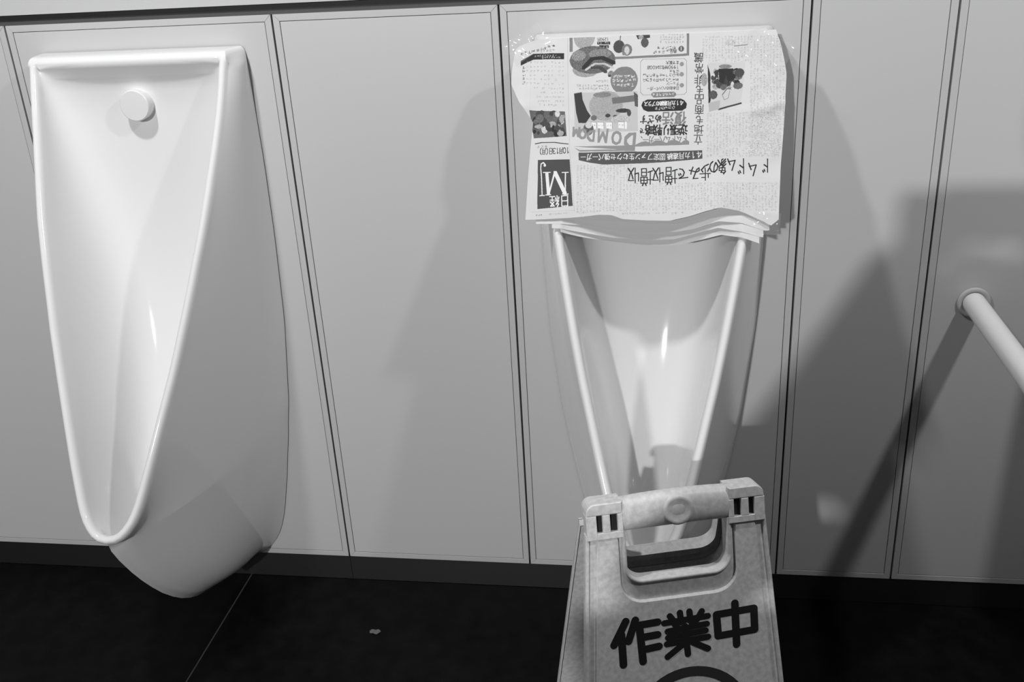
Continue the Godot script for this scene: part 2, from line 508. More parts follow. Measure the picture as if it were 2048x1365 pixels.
# ---------------------------------------------------------------- newspaper print
var glyphs := {
	"ド": [[35,5,35,95],[35,40,70,58],[62,12,70,25],[76,6,84,19]],
	"ム": [[50,8,20,78,82,70],[66,48,88,90]],
	"の": [[52,15,46,55,30,85,12,62,18,35,45,15,75,22,90,50,78,78,58,92]],
	"み": [[22,15,58,15,30,75,12,85,10,68,30,58,88,72],[76,45,70,70,58,92]],
	"で": [[10,22,85,16,50,35,40,62,55,85,80,90],[68,42,74,54],[82,38,88,50]],
	"象": [[40,3,20,20],[38,12,65,12,55,24],[25,25,80,25,80,42,25,42,25,25],[50,25,50,42],[55,42,15,65],[40,52,58,65,55,90,42,96],[45,62,15,82],[52,72,18,95],[85,48,62,62],[60,58,92,90]],
	"歩": [[50,3,50,42],[50,20,80,20],[25,18,25,42],[8,42,94,42],[50,48,50,75],[30,55,18,72],[70,52,84,66],[78,68,55,86,20,97]],
	"増": [[20,10,20,80],[4,35,38,35],[2,84,38,76],[52,3,58,14],[82,3,74,14],[44,16,94,16,94,48,44,48,44,16],[69,16,69,48],[44,32,94,32],[50,56,88,56,88,96,50,96,50,56],[50,76,88,76]],
	"収": [[14,15,14,65,44,58],[40,5,40,95],[52,18,92,18,80,60,50,95],[56,28,70,65,95,95]],
	"4": [[65,95,65,5,10,68,90,68]],
	"1": [[35,22,55,5,55,95]],
	"0": [[50,5,25,20,20,50,25,80,50,95,75,80,80,50,75,20,50,5]],
	"3": [[15,18,50,5,80,22,75,42,45,48,80,58,85,80,50,95,12,82]],
	"2": [[18,25,50,5,80,25,70,50,15,92,85,92]],
	"9": [[80,35,50,52,22,32,50,5,80,28,72,70,40,95]],
	"カ": [[12,30,85,30,78,90,60,85],[45,5,42,50,12,95]],
	"月": [[25,5,25,60,10,95],[25,5,82,5,82,92,70,90],[25,34,82,34],[25,60,82,60]],
	"連": [[8,8,20,18],[5,38,20,38,20,72,5,85],[20,75,40,92,97,92],[32,12,94,12],[40,24,86,24,86,58,40,58,40,24],[40,41,86,41],[30,68,96,68],[63,3,63,84]],
	"続": [[22,3,8,25,26,38],[34,22,6,55,40,52],[22,55,22,97],[8,66,4,85],[34,64,40,80],[48,14,94,14],[70,3,70,30],[52,30,90,30],[46,55,46,42,94,42,94,55],[60,52,58,75,42,95],[76,52,76,88,95,88,95,75]],
	"固": [[8,6,92,6,92,94,8,94,8,6],[22,30,78,30],[50,16,50,52],[32,52,68,52,68,78,32,78,32,52]],
	"定": [[50,2,50,12],[8,28,8,14,92,14,92,28],[22,34,78,34],[50,34,50,85],[50,58,82,58],[28,48,24,75,6,95],[24,72,45,88,95,90]],
	"フ": [[12,15,85,15,70,60,30,95]],
	"ァ": [[30,40,85,40,65,65],[58,55,35,95]],
	"ン": [[15,18,38,34],[14,88,60,70,90,25]],
	"生": [[28,8,12,40],[22,28,90,28],[52,3,52,92],[22,58,84,58],[6,92,96,92]],
	"む": [[10,30,60,30],[32,8,32,62,20,72,12,60,25,50,34,65,34,85,70,90,78,66],[74,25,88,40]],
	"ク": [[38,5,10,48],[30,25,85,25,70,65,25,96]],
	"セ": [[8,40,90,28,72,58],[38,8,38,85,88,85]],
	"強": [[8,10,40,10,40,32,10,32,8,58,40,58,38,90,22,92],[72,5,52,28,88,26],[80,16,92,32],[52,38,92,38,92,62,52,62,52,38],[72,30,72,88],[46,90,92,84],[84,76,96,94]],
	"バ": [[35,25,8,88],[60,25,92,88],[70,8,77,20],[84,4,91,16]],
	"ハ": [[38,20,10,88],[60,20,92,88]],
	"ー": [[8,50,92,50]],
	"ガ": [[12,30,82,30,75,90,58,85],[45,5,42,50,12,95],[68,5,74,16],[84,2,90,13]],
	"日": [[20,6,80,6,80,94,20,94,20,6],[20,50,80,50]],
	"経": [[22,3,8,25,26,38],[34,22,6,55,40,52],[22,55,22,97],[8,66,4,85],[34,64,40,80],[50,10,88,10,55,45],[58,16,94,48],[52,62,92,62],[72,50,72,92],[46,92,97,92]],
	"逆": [[8,8,20,18],[5,38,20,38,20,72,5,85],[20,75,40,92,97,92],[40,5,48,18],[80,5,70,18],[32,22,94,22],[42,34,42,56,86,56,86,34],[64,22,64,58,48,82]],
	"張": [[8,10,40,10,40,32,10,32,8,58,40,58,38,90,22,92],[52,8,52,50],[52,8,90,8],[52,22,86,22],[52,36,86,36],[44,50,97,50],[54,50,54,92,72,82],[92,58,74,70],[68,52,96,94]],
	"り": [[28,10,24,60,34,50],[70,8,72,60,45,95]],
	"戦": [[10,5,15,16],[26,4,28,15],[42,3,36,16],[10,20,46,20,46,48,10,48,10,20],[28,20,28,95],[10,34,46,34],[4,66,52,66],[52,32,96,26],[66,4,74,60,95,95],[90,50,55,92],[82,6,92,16]],
	"略": [[6,18,42,18,42,80,6,80,6,18],[24,18,24,80],[6,49,42,49],[66,4,48,34],[60,16,88,16,74,40,46,60],[58,26,96,58],[56,64,88,64,88,95,56,95,56,64]],
	"復": [[26,4,8,24],[30,28,6,56],[20,44,20,97],[52,3,42,20],[48,12,94,12],[50,24,88,24,88,50,50,50,50,24],[50,37,88,37],[60,52,42,74],[54,62,84,62,66,84,40,97],[54,72,94,97]],
	"活": [[8,8,20,20],[4,34,16,46],[6,92,22,62],[84,6,40,18],[32,36,96,36],[63,12,63,58],[42,58,86,58,86,94,42,94,42,58]],
	"め": [[22,15,36,70],[66,8,48,70,22,85,10,62,35,35,70,35,90,58,78,84,58,95]],
	"ざ": [[12,25,80,20],[40,4,68,55],[20,60,18,85,50,94,76,90],[80,2,86,12],[93,0,98,10]],
	"す": [[6,25,94,25],[55,4,55,60,42,68,34,55,44,42,56,55,52,82,34,97]],
	"、": [[15,75,32,95]],
	"ラ": [[22,10,78,10],[12,35,84,35,72,70,30,96]],
	"ス": [[15,14,80,14,60,55,8,92],[52,55,90,92]],
	"プ": [[10,20,75,20,62,62,26,95],[86,2,78,10,86,18,94,10,86,2]],
	"立": [[50,3,50,20],[10,24,90,24],[28,38,38,78],[72,34,60,82],[4,90,96,90]],
	"地": [[20,10,20,80],[4,35,38,35],[2,86,40,76],[40,48,92,32,90,66,80,66],[66,4,66,72],[50,18,50,88,96,88,96,74]],
	"も": [[48,4,40,60,44,88,70,95,84,72],[14,30,72,30],[12,52,70,52]],
	"商": [[50,2,50,14],[6,16,94,16],[34,20,40,32],[66,20,60,32],[10,97,10,36,90,36,90,94,78,92],[40,40,26,58],[60,40,60,56,76,58],[34,62,66,62,66,84,34,84,34,62]],
	"品": [[28,6,72,6,72,42,28,42,28,6],[6,54,44,54,44,94,6,94,6,54],[56,54,94,54,94,94,56,94,56,54]],
	"非": [[38,4,38,70,12,95],[62,4,62,97],[10,20,38,20],[10,42,38,42],[6,68,38,64],[62,20,92,20],[62,42,92,42],[62,64,95,64]],
	"常": [[50,2,50,18],[24,4,32,16],[76,4,68,16],[8,34,8,20,92,20,92,34],[30,32,70,32,70,48,30,48,30,32],[16,58,16,88],[16,58,84,58,84,86,74,84],[50,48,50,98]],
	"識": [[20,3,28,12],[4,18,40,18],[8,32,36,32],[8,44,36,44],[8,58,36,58,36,90,8,90,8,58],[44,14,72,14],[58,3,58,14],[50,22,52,34],[68,22,64,34],[42,38,76,38],[48,46,70,46,70,84,48,84,48,46],[48,65,70,65],[80,4,84,60,97,94],[95,56,76,92],[88,8,95,20]],
	"D": [[22,5,22,95,55,92,85,65,85,35,55,8,22,5]],
	"O": [[50,5,22,18,12,50,22,82,50,95,78,82,88,50,78,18,50,5]],
	"M": [[12,95,18,5,50,75,82,5,88,95]],
	"年": [[28,3,10,32],[24,16,88,16],[30,38,82,38],[30,38,30,62],[4,62,96,62],[56,16,56,98]],
	"代": [[26,4,6,46],[20,32,20,97],[36,38,94,28],[60,4,66,60,94,94],[80,6,90,18]],
	"に": [[15,10,12,60,18,90],[45,28,82,26],[42,72,55,86,88,82]],
	"は": [[15,8,12,60,18,92],[38,32,92,30],[68,8,68,78,52,90,42,78,60,70,92,90]],
	"店": [[50,2,50,12],[10,14,94,14],[18,14,18,60,6,97],[56,24,56,52],[56,36,86,36],[34,54,84,54,84,92,34,92,34,54]],
	"ま": [[18,22,86,22],[22,44,82,44],[52,4,52,78,34,90,24,76,50,70,86,92]],
	"拡": [[4,26,36,26],[22,4,22,90,10,86],[4,62,36,52],[66,2,66,14],[42,16,96,16],[46,16,46,60,34,96],[70,30,54,86,92,80],[80,62,96,96]],
	"大": [[6,34,94,34],[50,4,46,50,8,96],[52,40,94,96]],
	"本": [[6,24,94,24],[50,3,50,98],[48,26,8,76],[52,26,92,76],[30,74,70,74]],
	"初": [[22,3,28,14],[6,22,42,22,6,60],[24,42,24,97],[30,48,44,62],[50,16,92,16,88,92,74,88],[68,16,64,55,44,92]],
	"チ": [[76,5,22,20],[8,42,92,42],[52,14,50,60,25,96]],
	"ェ": [[30,45,80,45],[55,45,55,90],[22,90,88,90]],
	"円": [[12,97,12,8,88,8,88,95,76,92],[50,8,50,50],[12,50,88,50]],
	"人": [[50,5,40,50,8,95],[46,35,92,95]],
	"(": [[70,0,45,25,45,75,70,100]],
	")": [[30,0,55,25,55,75,30,100]],
	"作": [[26,4,4,46],[20,32,20,97],[44,4,32,40],[40,20,92,20],[52,20,52,97],[54,48,90,48],[54,74,92,74]]
}
const TX := 3.2
const OX := 232.0
const OY := 24.0

func px(x: float, y: float) -> Vector2:
	return Vector2((x + OX) * TX, (y + OY) * TX)

func ink(v: float) -> Color:
	return grey(v)

func stroke(im: Image, a: Vector2, b: Vector2, w: float, c: Color) -> void:
	var n := int(ceil(a.distance_to(b) / 0.8)) + 1
	var k := maxi(1, int(round(w)))
	var h := w * 0.5
	for i in n + 1:
		var p := a.lerp(b, float(i) / n)
		im.fill_rect(Rect2i(int(round(p.x - h)), int(round(p.y - h)), k, k), c)

func ink_line(im: Image, pts: Array, w: float, v: float) -> void:
	for i in range(0, pts.size() - 2, 2):
		stroke(im, px(pts[i], pts[i + 1]), px(pts[i + 2], pts[i + 3]), w * TX, ink(v))

func print_text(im: Image, s: String, p0: Array, p1: Array, w: float, h: float, wt: float, v: float, _vert: bool) -> void:
	var a := Vector2(p0[0], p0[1])
	var b := Vector2(p1[0], p1[1])
	var ex := (b - a).normalized()
	var ey := Vector2(-ex.y, ex.x)
	var n := s.length()
	for i in n:
		if not glyphs.has(s[i]):
			continue
		var c := a.lerp(b, float(i) / maxi(1, n - 1)) if n > 1 else a
		for st in glyphs[s[i]]:
			for k in range(0, st.size() - 2, 2):
				var q0: Vector2 = c + ex * w * (st[k] / 100.0 - 0.5) + ey * h * (st[k + 1] / 100.0 - 0.5)
				var q1: Vector2 = c + ex * w * (st[k + 2] / 100.0 - 0.5) + ey * h * (st[k + 3] / 100.0 - 0.5)
				stroke(im, px(q0.x, q0.y), px(q1.x, q1.y), wt * TX * 0.9, ink(v))

# small type that the photograph does not let one read: a run of dense little strokes
func ink_filler(im: Image, p0: Array, p1: Array, n: int, size: float, wt: float, v: float, dens: float) -> void:
	var a := Vector2(p0[0], p0[1])
	var b := Vector2(p1[0], p1[1])
	var s := size * TX
	for i in n:
		if rng.randf() > dens:
			continue
		var c := a.lerp(b, float(i) / maxi(1, n - 1))
		var q := px(c.x, c.y) - Vector2(s, s) * 0.5
		var k := maxf(1.0, wt * TX)
		var col := ink(v * rng.randf_range(0.8, 1.25))
		for j in 2 + (rng.randi() % 3):
			var y := q.y + s * rng.randf()
			im.fill_rect(Rect2i(int(q.x + s * rng.randf() * 0.3), int(y), int(s * rng.randf_range(0.4, 0.75)), int(k)), col)
		for j in 1 + (rng.randi() % 3):
			var x := q.x + s * rng.randf()
			im.fill_rect(Rect2i(int(x), int(q.y + s * rng.randf() * 0.3), int(k), int(s * rng.randf_range(0.4, 0.8))), col)

func ink_polygon(im: Image, pts: Array, v: float) -> void:
	var p := PackedVector2Array()
	for i in range(0, pts.size(), 2):
		p.append(px(pts[i], pts[i + 1]))
	var lo := 1e9
	var hi := -1e9
	for q in p:
		lo = minf(lo, q.y)
		hi = maxf(hi, q.y)
	for y in range(int(lo), int(hi) + 1):
		var xs := []
		for i in p.size():
			var a := p[i]
			var b := p[(i + 1) % p.size()]
			if (a.y <= y) != (b.y <= y):
				xs.append(a.x + (y - a.y) * (b.x - a.x) / (b.y - a.y))
		xs.sort()
		for i in range(0, xs.size() - 1, 2):
			im.fill_rect(Rect2i(int(xs[i]), y, int(xs[i + 1] - xs[i]) + 1, 1), ink(v))

func ink_blob(im: Image, x: float, y: float, rx: float, ry: float, v: float, grain: float) -> void:
	var c := px(x, y)
	var step := 2
	var RX := rx * TX
	var RY := ry * TX
	for j in range(int(-RY), int(RY) + 1, step):
		for i in range(int(-RX), int(RX) + 1, step):
			if (i / RX) ** 2 + (j / RY) ** 2 <= 1.0:
				im.fill_rect(Rect2i(int(c.x) + i, int(c.y) + j, step, step), ink(clampf(v * (1.0 + grain * rng.randf_range(-1, 1.6)), 0.0, 1.0)))

# a press photograph too coarse to read: overlapping dark and pale patches
func ink_picture(im: Image, p0: Array, p1: Array, sd: int, n: int) -> void:
	var r := RandomNumberGenerator.new()
	r.seed = sd
	var a := Vector2(p0[0], p0[1])
	var b := Vector2(p1[0], p1[1])
	for i in n:
		var rx := r.randf_range(2.0, 7.0)
		var ry := r.randf_range(2.5, 8.0)
		ink_blob(im, r.randf_range(a.x + rx, b.x - rx), r.randf_range(a.y + ry, b.y - ry), rx, ry, [0.03, 0.06, 0.12, 0.3, 0.5, 0.05][r.randi() % 6], 0.4)

func front_page() -> Image:
	var im := Image.create(1480, 1060, false, Image.FORMAT_RGB8)
	im.fill(ink(0.60))
	ink_filler(im, [197.1,42.4], [197.1,5.4], 10, 3.8, 0.34, 0.36, 0.88)
	ink_filler(im, [192.3,42.3], [192.3,5.2], 10, 3.8, 0.34, 0.36, 0.88)
	ink_filler(im, [187.5,42.1], [187.4,5], 10, 3.8, 0.34, 0.36, 0.88)
	ink_filler(im, [182.7,41.9], [182.6,4.8], 10, 3.8, 0.34, 0.36, 0.88)
	ink_filler(im, [177.9,41.8], [177.8,4.7], 10, 3.8, 0.34, 0.36, 0.88)
	ink_filler(im, [173,41.6], [173,4.5], 10, 3.8, 0.34, 0.36, 0.88)
	ink_filler(im, [168.2,41.4], [168.1,4.3], 10, 3.8, 0.34, 0.36, 0.88)
	ink_filler(im, [163.4,41.3], [163.3,4.1], 10, 3.8, 0.34, 0.36, 0.88)
	ink_filler(im, [158.6,41.1], [158.5,3.9], 10, 3.8, 0.34, 0.36, 0.88)
	ink_filler(im, [153.7,40.9], [153.6,3.7], 10, 3.8, 0.34, 0.36, 0.88)
	ink_filler(im, [148.9,40.8], [148.8,3.5], 10, 3.8, 0.34, 0.36, 0.88)
	ink_filler(im, [144,40.6], [143.9,3.3], 10, 3.8, 0.34, 0.36, 0.88)
	ink_filler(im, [139.2,40.4], [139,3.2], 10, 3.8, 0.34, 0.36, 0.88)
	ink_filler(im, [134.3,40.2], [134.2,3], 10, 3.8, 0.34, 0.36, 0.88)
	ink_filler(im, [129.4,40.1], [129.3,2.8], 10, 3.8, 0.34, 0.36, 0.88)
	ink_filler(im, [124.6,39.9], [124.4,2.6], 10, 3.8, 0.34, 0.36, 0.88)
	ink_filler(im, [119.7,39.7], [119.6,2.4], 10, 3.8, 0.34, 0.36, 0.88)
	ink_filler(im, [114.8,39.6], [114.7,2.2], 10, 3.8, 0.34, 0.36, 0.88)
	ink_filler(im, [109.9,39.4], [109.8,2], 10, 3.8, 0.34, 0.36, 0.88)
	ink_filler(im, [105.1,39.2], [104.9,1.8], 10, 3.8, 0.34, 0.36, 0.88)
	ink_filler(im, [100.2,39], [100,1.6], 10, 3.8, 0.34, 0.36, 0.88)
	ink_filler(im, [95.3,38.9], [95.1,1.5], 10, 3.8, 0.34, 0.36, 0.88)
	ink_filler(im, [90.4,38.7], [90.2,1.3], 10, 3.8, 0.34, 0.36, 0.88)
	ink_filler(im, [85.5,38.5], [85.3,1.1], 10, 3.8, 0.34, 0.36, 0.88)
	ink_filler(im, [80.6,38.4], [80.3,0.9], 10, 3.8, 0.34, 0.36, 0.88)
	ink_filler(im, [201.7,189.6], [201.6,45.7], 41, 3.8, 0.34, 0.36, 0.88)
	ink_filler(im, [197,189.5], [196.8,45.6], 41, 3.8, 0.34, 0.36, 0.88)
	ink_filler(im, [192.2,189.4], [192,45.4], 41, 3.8, 0.34, 0.36, 0.88)
	ink_filler(im, [187.4,189.3], [187.2,45.2], 41, 3.8, 0.34, 0.36, 0.88)
	ink_filler(im, [182.6,189.2], [182.4,45.1], 41, 3.8, 0.34, 0.36, 0.88)
	ink_filler(im, [177.8,189.1], [177.6,44.9], 41, 3.8, 0.34, 0.36, 0.88)
	ink_filler(im, [173,189], [172.8,44.7], 41, 3.8, 0.34, 0.36, 0.88)
	ink_filler(im, [168.2,188.9], [167.9,44.6], 41, 3.8, 0.34, 0.36, 0.88)
	ink_filler(im, [163.4,188.8], [163.1,44.4], 41, 3.8, 0.34, 0.36, 0.88)
	ink_filler(im, [158.6,188.7], [158.3,44.2], 41, 3.8, 0.34, 0.36, 0.88)
	ink_filler(im, [153.8,188.7], [153.4,44.1], 41, 3.8, 0.34, 0.36, 0.88)
	ink_filler(im, [194.3,191], [194.2,125.5], 19, 3.8, 0.34, 0.36, 0.88)
	ink_filler(im, [189.5,190.9], [189.4,125.4], 19, 3.8, 0.34, 0.36, 0.88)
	ink_filler(im, [184.7,190.8], [184.6,125.3], 19, 3.8, 0.34, 0.36, 0.88)
	ink_filler(im, [179.9,190.7], [179.8,125.1], 19, 3.8, 0.34, 0.36, 0.88)
	ink_filler(im, [175.1,190.6], [175,125], 19, 3.8, 0.34, 0.36, 0.88)
	ink_filler(im, [170.3,190.5], [170.2,124.9], 19, 3.8, 0.34, 0.36, 0.88)
	ink_filler(im, [165.5,190.5], [165.4,124.7], 19, 3.8, 0.34, 0.36, 0.88)
	ink_filler(im, [160.7,190.4], [160.6,124.6], 19, 3.8, 0.34, 0.36, 0.88)
	ink_filler(im, [155.9,190.3], [155.8,124.5], 19, 3.8, 0.34, 0.36, 0.88)
	ink_filler(im, [151.1,190.2], [150.9,124.4], 19, 3.8, 0.34, 0.36, 0.88)
	ink_filler(im, [146.3,190.1], [146.1,124.2], 19, 3.8, 0.34, 0.36, 0.88)
	ink_filler(im, [141.5,190], [141.3,124.1], 19, 3.8, 0.34, 0.36, 0.88)
	ink_filler(im, [136.6,189.9], [136.4,124], 19, 3.8, 0.34, 0.36, 0.88)
	ink_filler(im, [131.8,189.8], [131.6,123.8], 19, 3.8, 0.34, 0.36, 0.88)
	ink_filler(im, [127,189.7], [126.7,123.7], 19, 3.8, 0.34, 0.36, 0.88)
	ink_filler(im, [122.1,189.6], [121.9,123.6], 19, 3.8, 0.34, 0.36, 0.88)
	ink_filler(im, [117.3,189.5], [117,123.4], 19, 3.8, 0.34, 0.36, 0.88)
	ink_filler(im, [112.4,189.4], [112.1,123.3], 19, 3.8, 0.34, 0.36, 0.88)
	ink_filler(im, [107.6,189.3], [107.3,123.2], 19, 3.8, 0.34, 0.36, 0.88)
	ink_filler(im, [102.7,189.2], [102.4,123.1], 19, 3.8, 0.34, 0.36, 0.88)
	ink_filler(im, [97.9,189.1], [97.5,122.9], 19, 3.8, 0.34, 0.36, 0.88)
	ink_filler(im, [93,189], [92.6,122.8], 19, 3.8, 0.34, 0.36, 0.88)
	ink_filler(im, [88.1,188.9], [87.8,122.7], 19, 3.8, 0.34, 0.36, 0.88)
	ink_filler(im, [-29.1,275.3], [-29.8,202.4], 20, 3.8, 0.34, 0.36, 0.88)
	ink_filler(im, [-34.2,275.2], [-35,202.3], 20, 3.8, 0.34, 0.36, 0.88)
	ink_filler(im, [-39.4,275.1], [-40.1,202.2], 20, 3.8, 0.34, 0.36, 0.88)
	ink_filler(im, [-44.5,275.1], [-45.3,202.1], 20, 3.8, 0.34, 0.36, 0.88)
	ink_filler(im, [-49.6,275], [-50.4,202], 20, 3.8, 0.34, 0.36, 0.88)
	ink_filler(im, [-54.8,275], [-55.6,201.9], 20, 3.8, 0.34, 0.36, 0.88)
	ink_filler(im, [-59.9,274.9], [-60.8,201.8], 20, 3.8, 0.34, 0.36, 0.88)
	ink_filler(im, [-65.1,274.8], [-65.9,201.7], 20, 3.8, 0.34, 0.36, 0.88)
	ink_filler(im, [-70.3,274.8], [-71.1,201.6], 20, 3.8, 0.34, 0.36, 0.88)
	ink_filler(im, [-75.4,274.7], [-76.3,201.5], 20, 3.8, 0.34, 0.36, 0.88)
	ink_filler(im, [-80.6,274.7], [-81.5,201.4], 20, 3.8, 0.34, 0.36, 0.88)
	ink_filler(im, [-85.8,274.6], [-86.7,201.3], 20, 3.8, 0.34, 0.36, 0.88)
	ink_filler(im, [-91,274.5], [-91.9,201.2], 20, 3.8, 0.34, 0.36, 0.88)
	ink_filler(im, [-96.2,274.5], [-97.1,201.1], 20, 3.8, 0.34, 0.36, 0.88)
	ink_filler(im, [-101.4,274.4], [-102.3,201], 20, 3.8, 0.34, 0.36, 0.88)
	ink_filler(im, [-106.6,274.4], [-107.5,200.9], 20, 3.8, 0.34, 0.36, 0.88)
	ink_filler(im, [-111.8,274.3], [-112.8,200.8], 20, 3.8, 0.34, 0.36, 0.88)
	ink_filler(im, [189.9,274.7], [189.9,234.5], 11, 3.8, 0.34, 0.36, 0.88)
	ink_filler(im, [185.1,274.7], [185.1,234.4], 11, 3.8, 0.34, 0.36, 0.88)
	ink_filler(im, [180.4,274.6], [180.3,234.3], 11, 3.8, 0.34, 0.36, 0.88)
	ink_filler(im, [175.6,274.6], [175.5,234.2], 11, 3.8, 0.34, 0.36, 0.88)
	ink_filler(im, [170.8,274.5], [170.7,234.1], 11, 3.8, 0.34, 0.36, 0.88)
	ink_filler(im, [166,274.4], [165.9,234.1], 11, 3.8, 0.34, 0.36, 0.88)
	ink_filler(im, [161.2,274.4], [161.1,234], 11, 3.8, 0.34, 0.36, 0.88)
	ink_filler(im, [156.4,274.3], [156.3,233.9], 11, 3.8, 0.34, 0.36, 0.88)
	ink_filler(im, [151.6,274.3], [151.5,233.8], 11, 3.8, 0.34, 0.36, 0.88)
	ink_filler(im, [146.8,274.2], [146.7,233.8], 11, 3.8, 0.34, 0.36, 0.88)
	ink_filler(im, [142,274.1], [141.9,233.7], 11, 3.8, 0.34, 0.36, 0.88)
	ink_filler(im, [137.2,274.1], [137.1,233.6], 11, 3.8, 0.34, 0.36, 0.88)
	ink_filler(im, [132.4,274], [132.3,233.5], 11, 3.8, 0.34, 0.36, 0.88)
	ink_filler(im, [127.6,274], [127.4,233.5], 11, 3.8, 0.34, 0.36, 0.88)
	ink_filler(im, [122.8,273.9], [122.6,233.4], 11, 3.8, 0.34, 0.36, 0.88)
	ink_filler(im, [117.9,273.9], [117.8,233.3], 11, 3.8, 0.34, 0.36, 0.88)
	ink_filler(im, [113.1,273.8], [112.9,233.2], 11, 3.8, 0.34, 0.36, 0.88)
	ink_filler(im, [108.3,273.7], [108.1,233.1], 11, 3.8, 0.34, 0.36, 0.88)
	ink_filler(im, [103.4,273.7], [103.2,233.1], 11, 3.8, 0.34, 0.36, 0.88)
	ink_filler(im, [98.6,273.6], [98.4,233], 11, 3.8, 0.34, 0.36, 0.88)
	ink_filler(im, [93.7,273.6], [93.5,232.9], 11, 3.8, 0.34, 0.36, 0.88)
	ink_filler(im, [88.9,273.5], [88.6,232.8], 11, 3.8, 0.34, 0.36, 0.88)
	ink_filler(im, [84,273.5], [83.8,232.8], 11, 3.8, 0.34, 0.36, 0.88)
	ink_filler(im, [79.1,273.4], [78.9,232.7], 11, 3.8, 0.34, 0.36, 0.88)
	ink_filler(im, [74.3,273.3], [74,232.6], 11, 3.8, 0.34, 0.36, 0.88)
	ink_filler(im, [69.4,273.3], [69.1,232.5], 11, 3.8, 0.34, 0.36, 0.88)
	ink_filler(im, [64.5,273.2], [64.3,232.5], 11, 3.8, 0.34, 0.36, 0.88)
	ink_filler(im, [59.6,273.2], [59.4,232.4], 11, 3.8, 0.34, 0.36, 0.88)
	ink_filler(im, [54.7,273.1], [54.5,232.3], 11, 3.8, 0.34, 0.36, 0.88)
	ink_filler(im, [49.8,273], [49.6,232.2], 11, 3.8, 0.34, 0.36, 0.88)
	ink_filler(im, [44.9,273], [44.6,232.1], 11, 3.8, 0.34, 0.36, 0.88)
	ink_filler(im, [40,272.9], [39.7,232.1], 11, 3.8, 0.34, 0.36, 0.88)
	ink_filler(im, [35.1,272.9], [34.8,232], 11, 3.8, 0.34, 0.36, 0.88)
	ink_filler(im, [30.2,272.8], [29.9,231.9], 11, 3.8, 0.34, 0.36, 0.88)
	ink_filler(im, [25.3,272.8], [25,231.8], 11, 3.8, 0.34, 0.36, 0.88)
	ink_filler(im, [20.4,272.7], [20,231.7], 11, 3.8, 0.34, 0.36, 0.88)
	ink_filler(im, [15.4,272.6], [15.1,231.7], 11, 3.8, 0.34, 0.36, 0.88)
	ink_filler(im, [10.5,272.6], [10.2,231.6], 11, 3.8, 0.34, 0.36, 0.88)
	ink_filler(im, [5.6,272.5], [5.2,231.5], 11, 3.8, 0.34, 0.36, 0.88)
	ink_filler(im, [0.6,272.5], [0.3,231.4], 11, 3.8, 0.34, 0.36, 0.88)
	ink_filler(im, [-4.3,272.4], [-4.7,231.4], 11, 3.8, 0.34, 0.36, 0.88)
	ink_filler(im, [-9.3,272.3], [-9.6,231.3], 11, 3.8, 0.34, 0.36, 0.88)
	ink_filler(im, [-14.2,272.3], [-14.6,231.2], 11, 3.8, 0.34, 0.36, 0.88)
	ink_filler(im, [-19.2,272.2], [-19.6,231.1], 11, 3.8, 0.34, 0.36, 0.88)
	ink_filler(im, [-24.1,272.2], [-24.6,231], 11, 3.8, 0.34, 0.36, 0.88)
	ink_line(im, [-131.9,-6.5,-129.9,75.6,-126.1,174.9,-116.8,274.2], 0.35, 0.3)
	ink_line(im, [-184.5,273.5,-116.9,271.9], 0.3, 0.35)
	ink_line(im, [-191.1,14.9,-188.5,273.4], 0.3, 0.5)
	ink_filler(im, [-154.1,6.5], [-204,17.7], 9, 5.3, 0.9, 0.08, 1)
	ink_filler(im, [-154,13], [-178.2,14.6], 6, 3.7, 0.6, 0.15, 0.9)
	ink_polygon(im, [-206.2,29.1,-186.2,17.6,-137.1,18.5,-137,28.3,-186,27,-206.1,36.5], 0.04)
	ink_filler(im, [-150.7,21.7], [-182.9,21.8], 9, 3.0, 0.5, 0.75, 0.9)
	ink_filler(im, [-141,25.7], [-174.8,24.5], 10, 3.0, 0.5, 0.75, 0.9)
	ink_filler(im, [-138.5,33.9], [-195.7,31.1], 11, 3.4, 0.4, 0.3, 0.75)
	ink_filler(im, [-138.4,40.8], [-195.6,38.1], 11, 3.4, 0.4, 0.3, 0.75)
	ink_filler(im, [-138.3,47.8], [-195.4,45], 11, 3.4, 0.4, 0.3, 0.75)
	ink_filler(im, [-138.2,55.1], [-195.3,52.4], 11, 3.4, 0.4, 0.3, 0.75)
	ink_filler(im, [-138.1,61.6], [-195.2,58.9], 11, 3.4, 0.4, 0.3, 0.75)
	ink_filler(im, [-138,68.5], [-195.1,65.9], 11, 3.4, 0.4, 0.3, 0.75)
	ink_filler(im, [-137.9,76.2], [-182.9,74], 11, 3.4, 0.4, 0.3, 0.75)
	ink_filler(im, [-137.8,82.6], [-180.7,80.5], 11, 3.4, 0.4, 0.3, 0.75)
	ink_filler(im, [-137.7,89.9], [-178.6,87.9], 11, 3.4, 0.4, 0.3, 0.75)
	ink_filler(im, [-137.6,96.4], [-176.5,94.5], 11, 3.4, 0.4, 0.3, 0.75)
	ink_filler(im, [-137.5,102.9], [-174.4,101], 11, 3.4, 0.4, 0.3, 0.75)
	ink_filler(im, [-201.2,39.9], [-200.8,64.4], 5, 4.5, 0.7, 0.08, 1)
	ink_polygon(im, [-191.2,109.5,-134.5,112.7,-131.2,152.3,-183.2,155.1], 0.12)
	ink_picture(im, [-191.2,109.5], [-132,154.7], 7, 46)
	ink_line(im, [-180.6,164.1,-170.2,162.3,-150.2,162.3,-128.6,165.6], 1.4, 0.05)
	ink_filler(im, [-158.1,169.4], [-175.7,169], 4, 4.1, 0.6, 0.1, 0.9)
	print_text(im, "10月13日(月)", [-128.9,175.6], [-172.4,176.3], 6.6, 10.3, 1.0, 0.05, false)
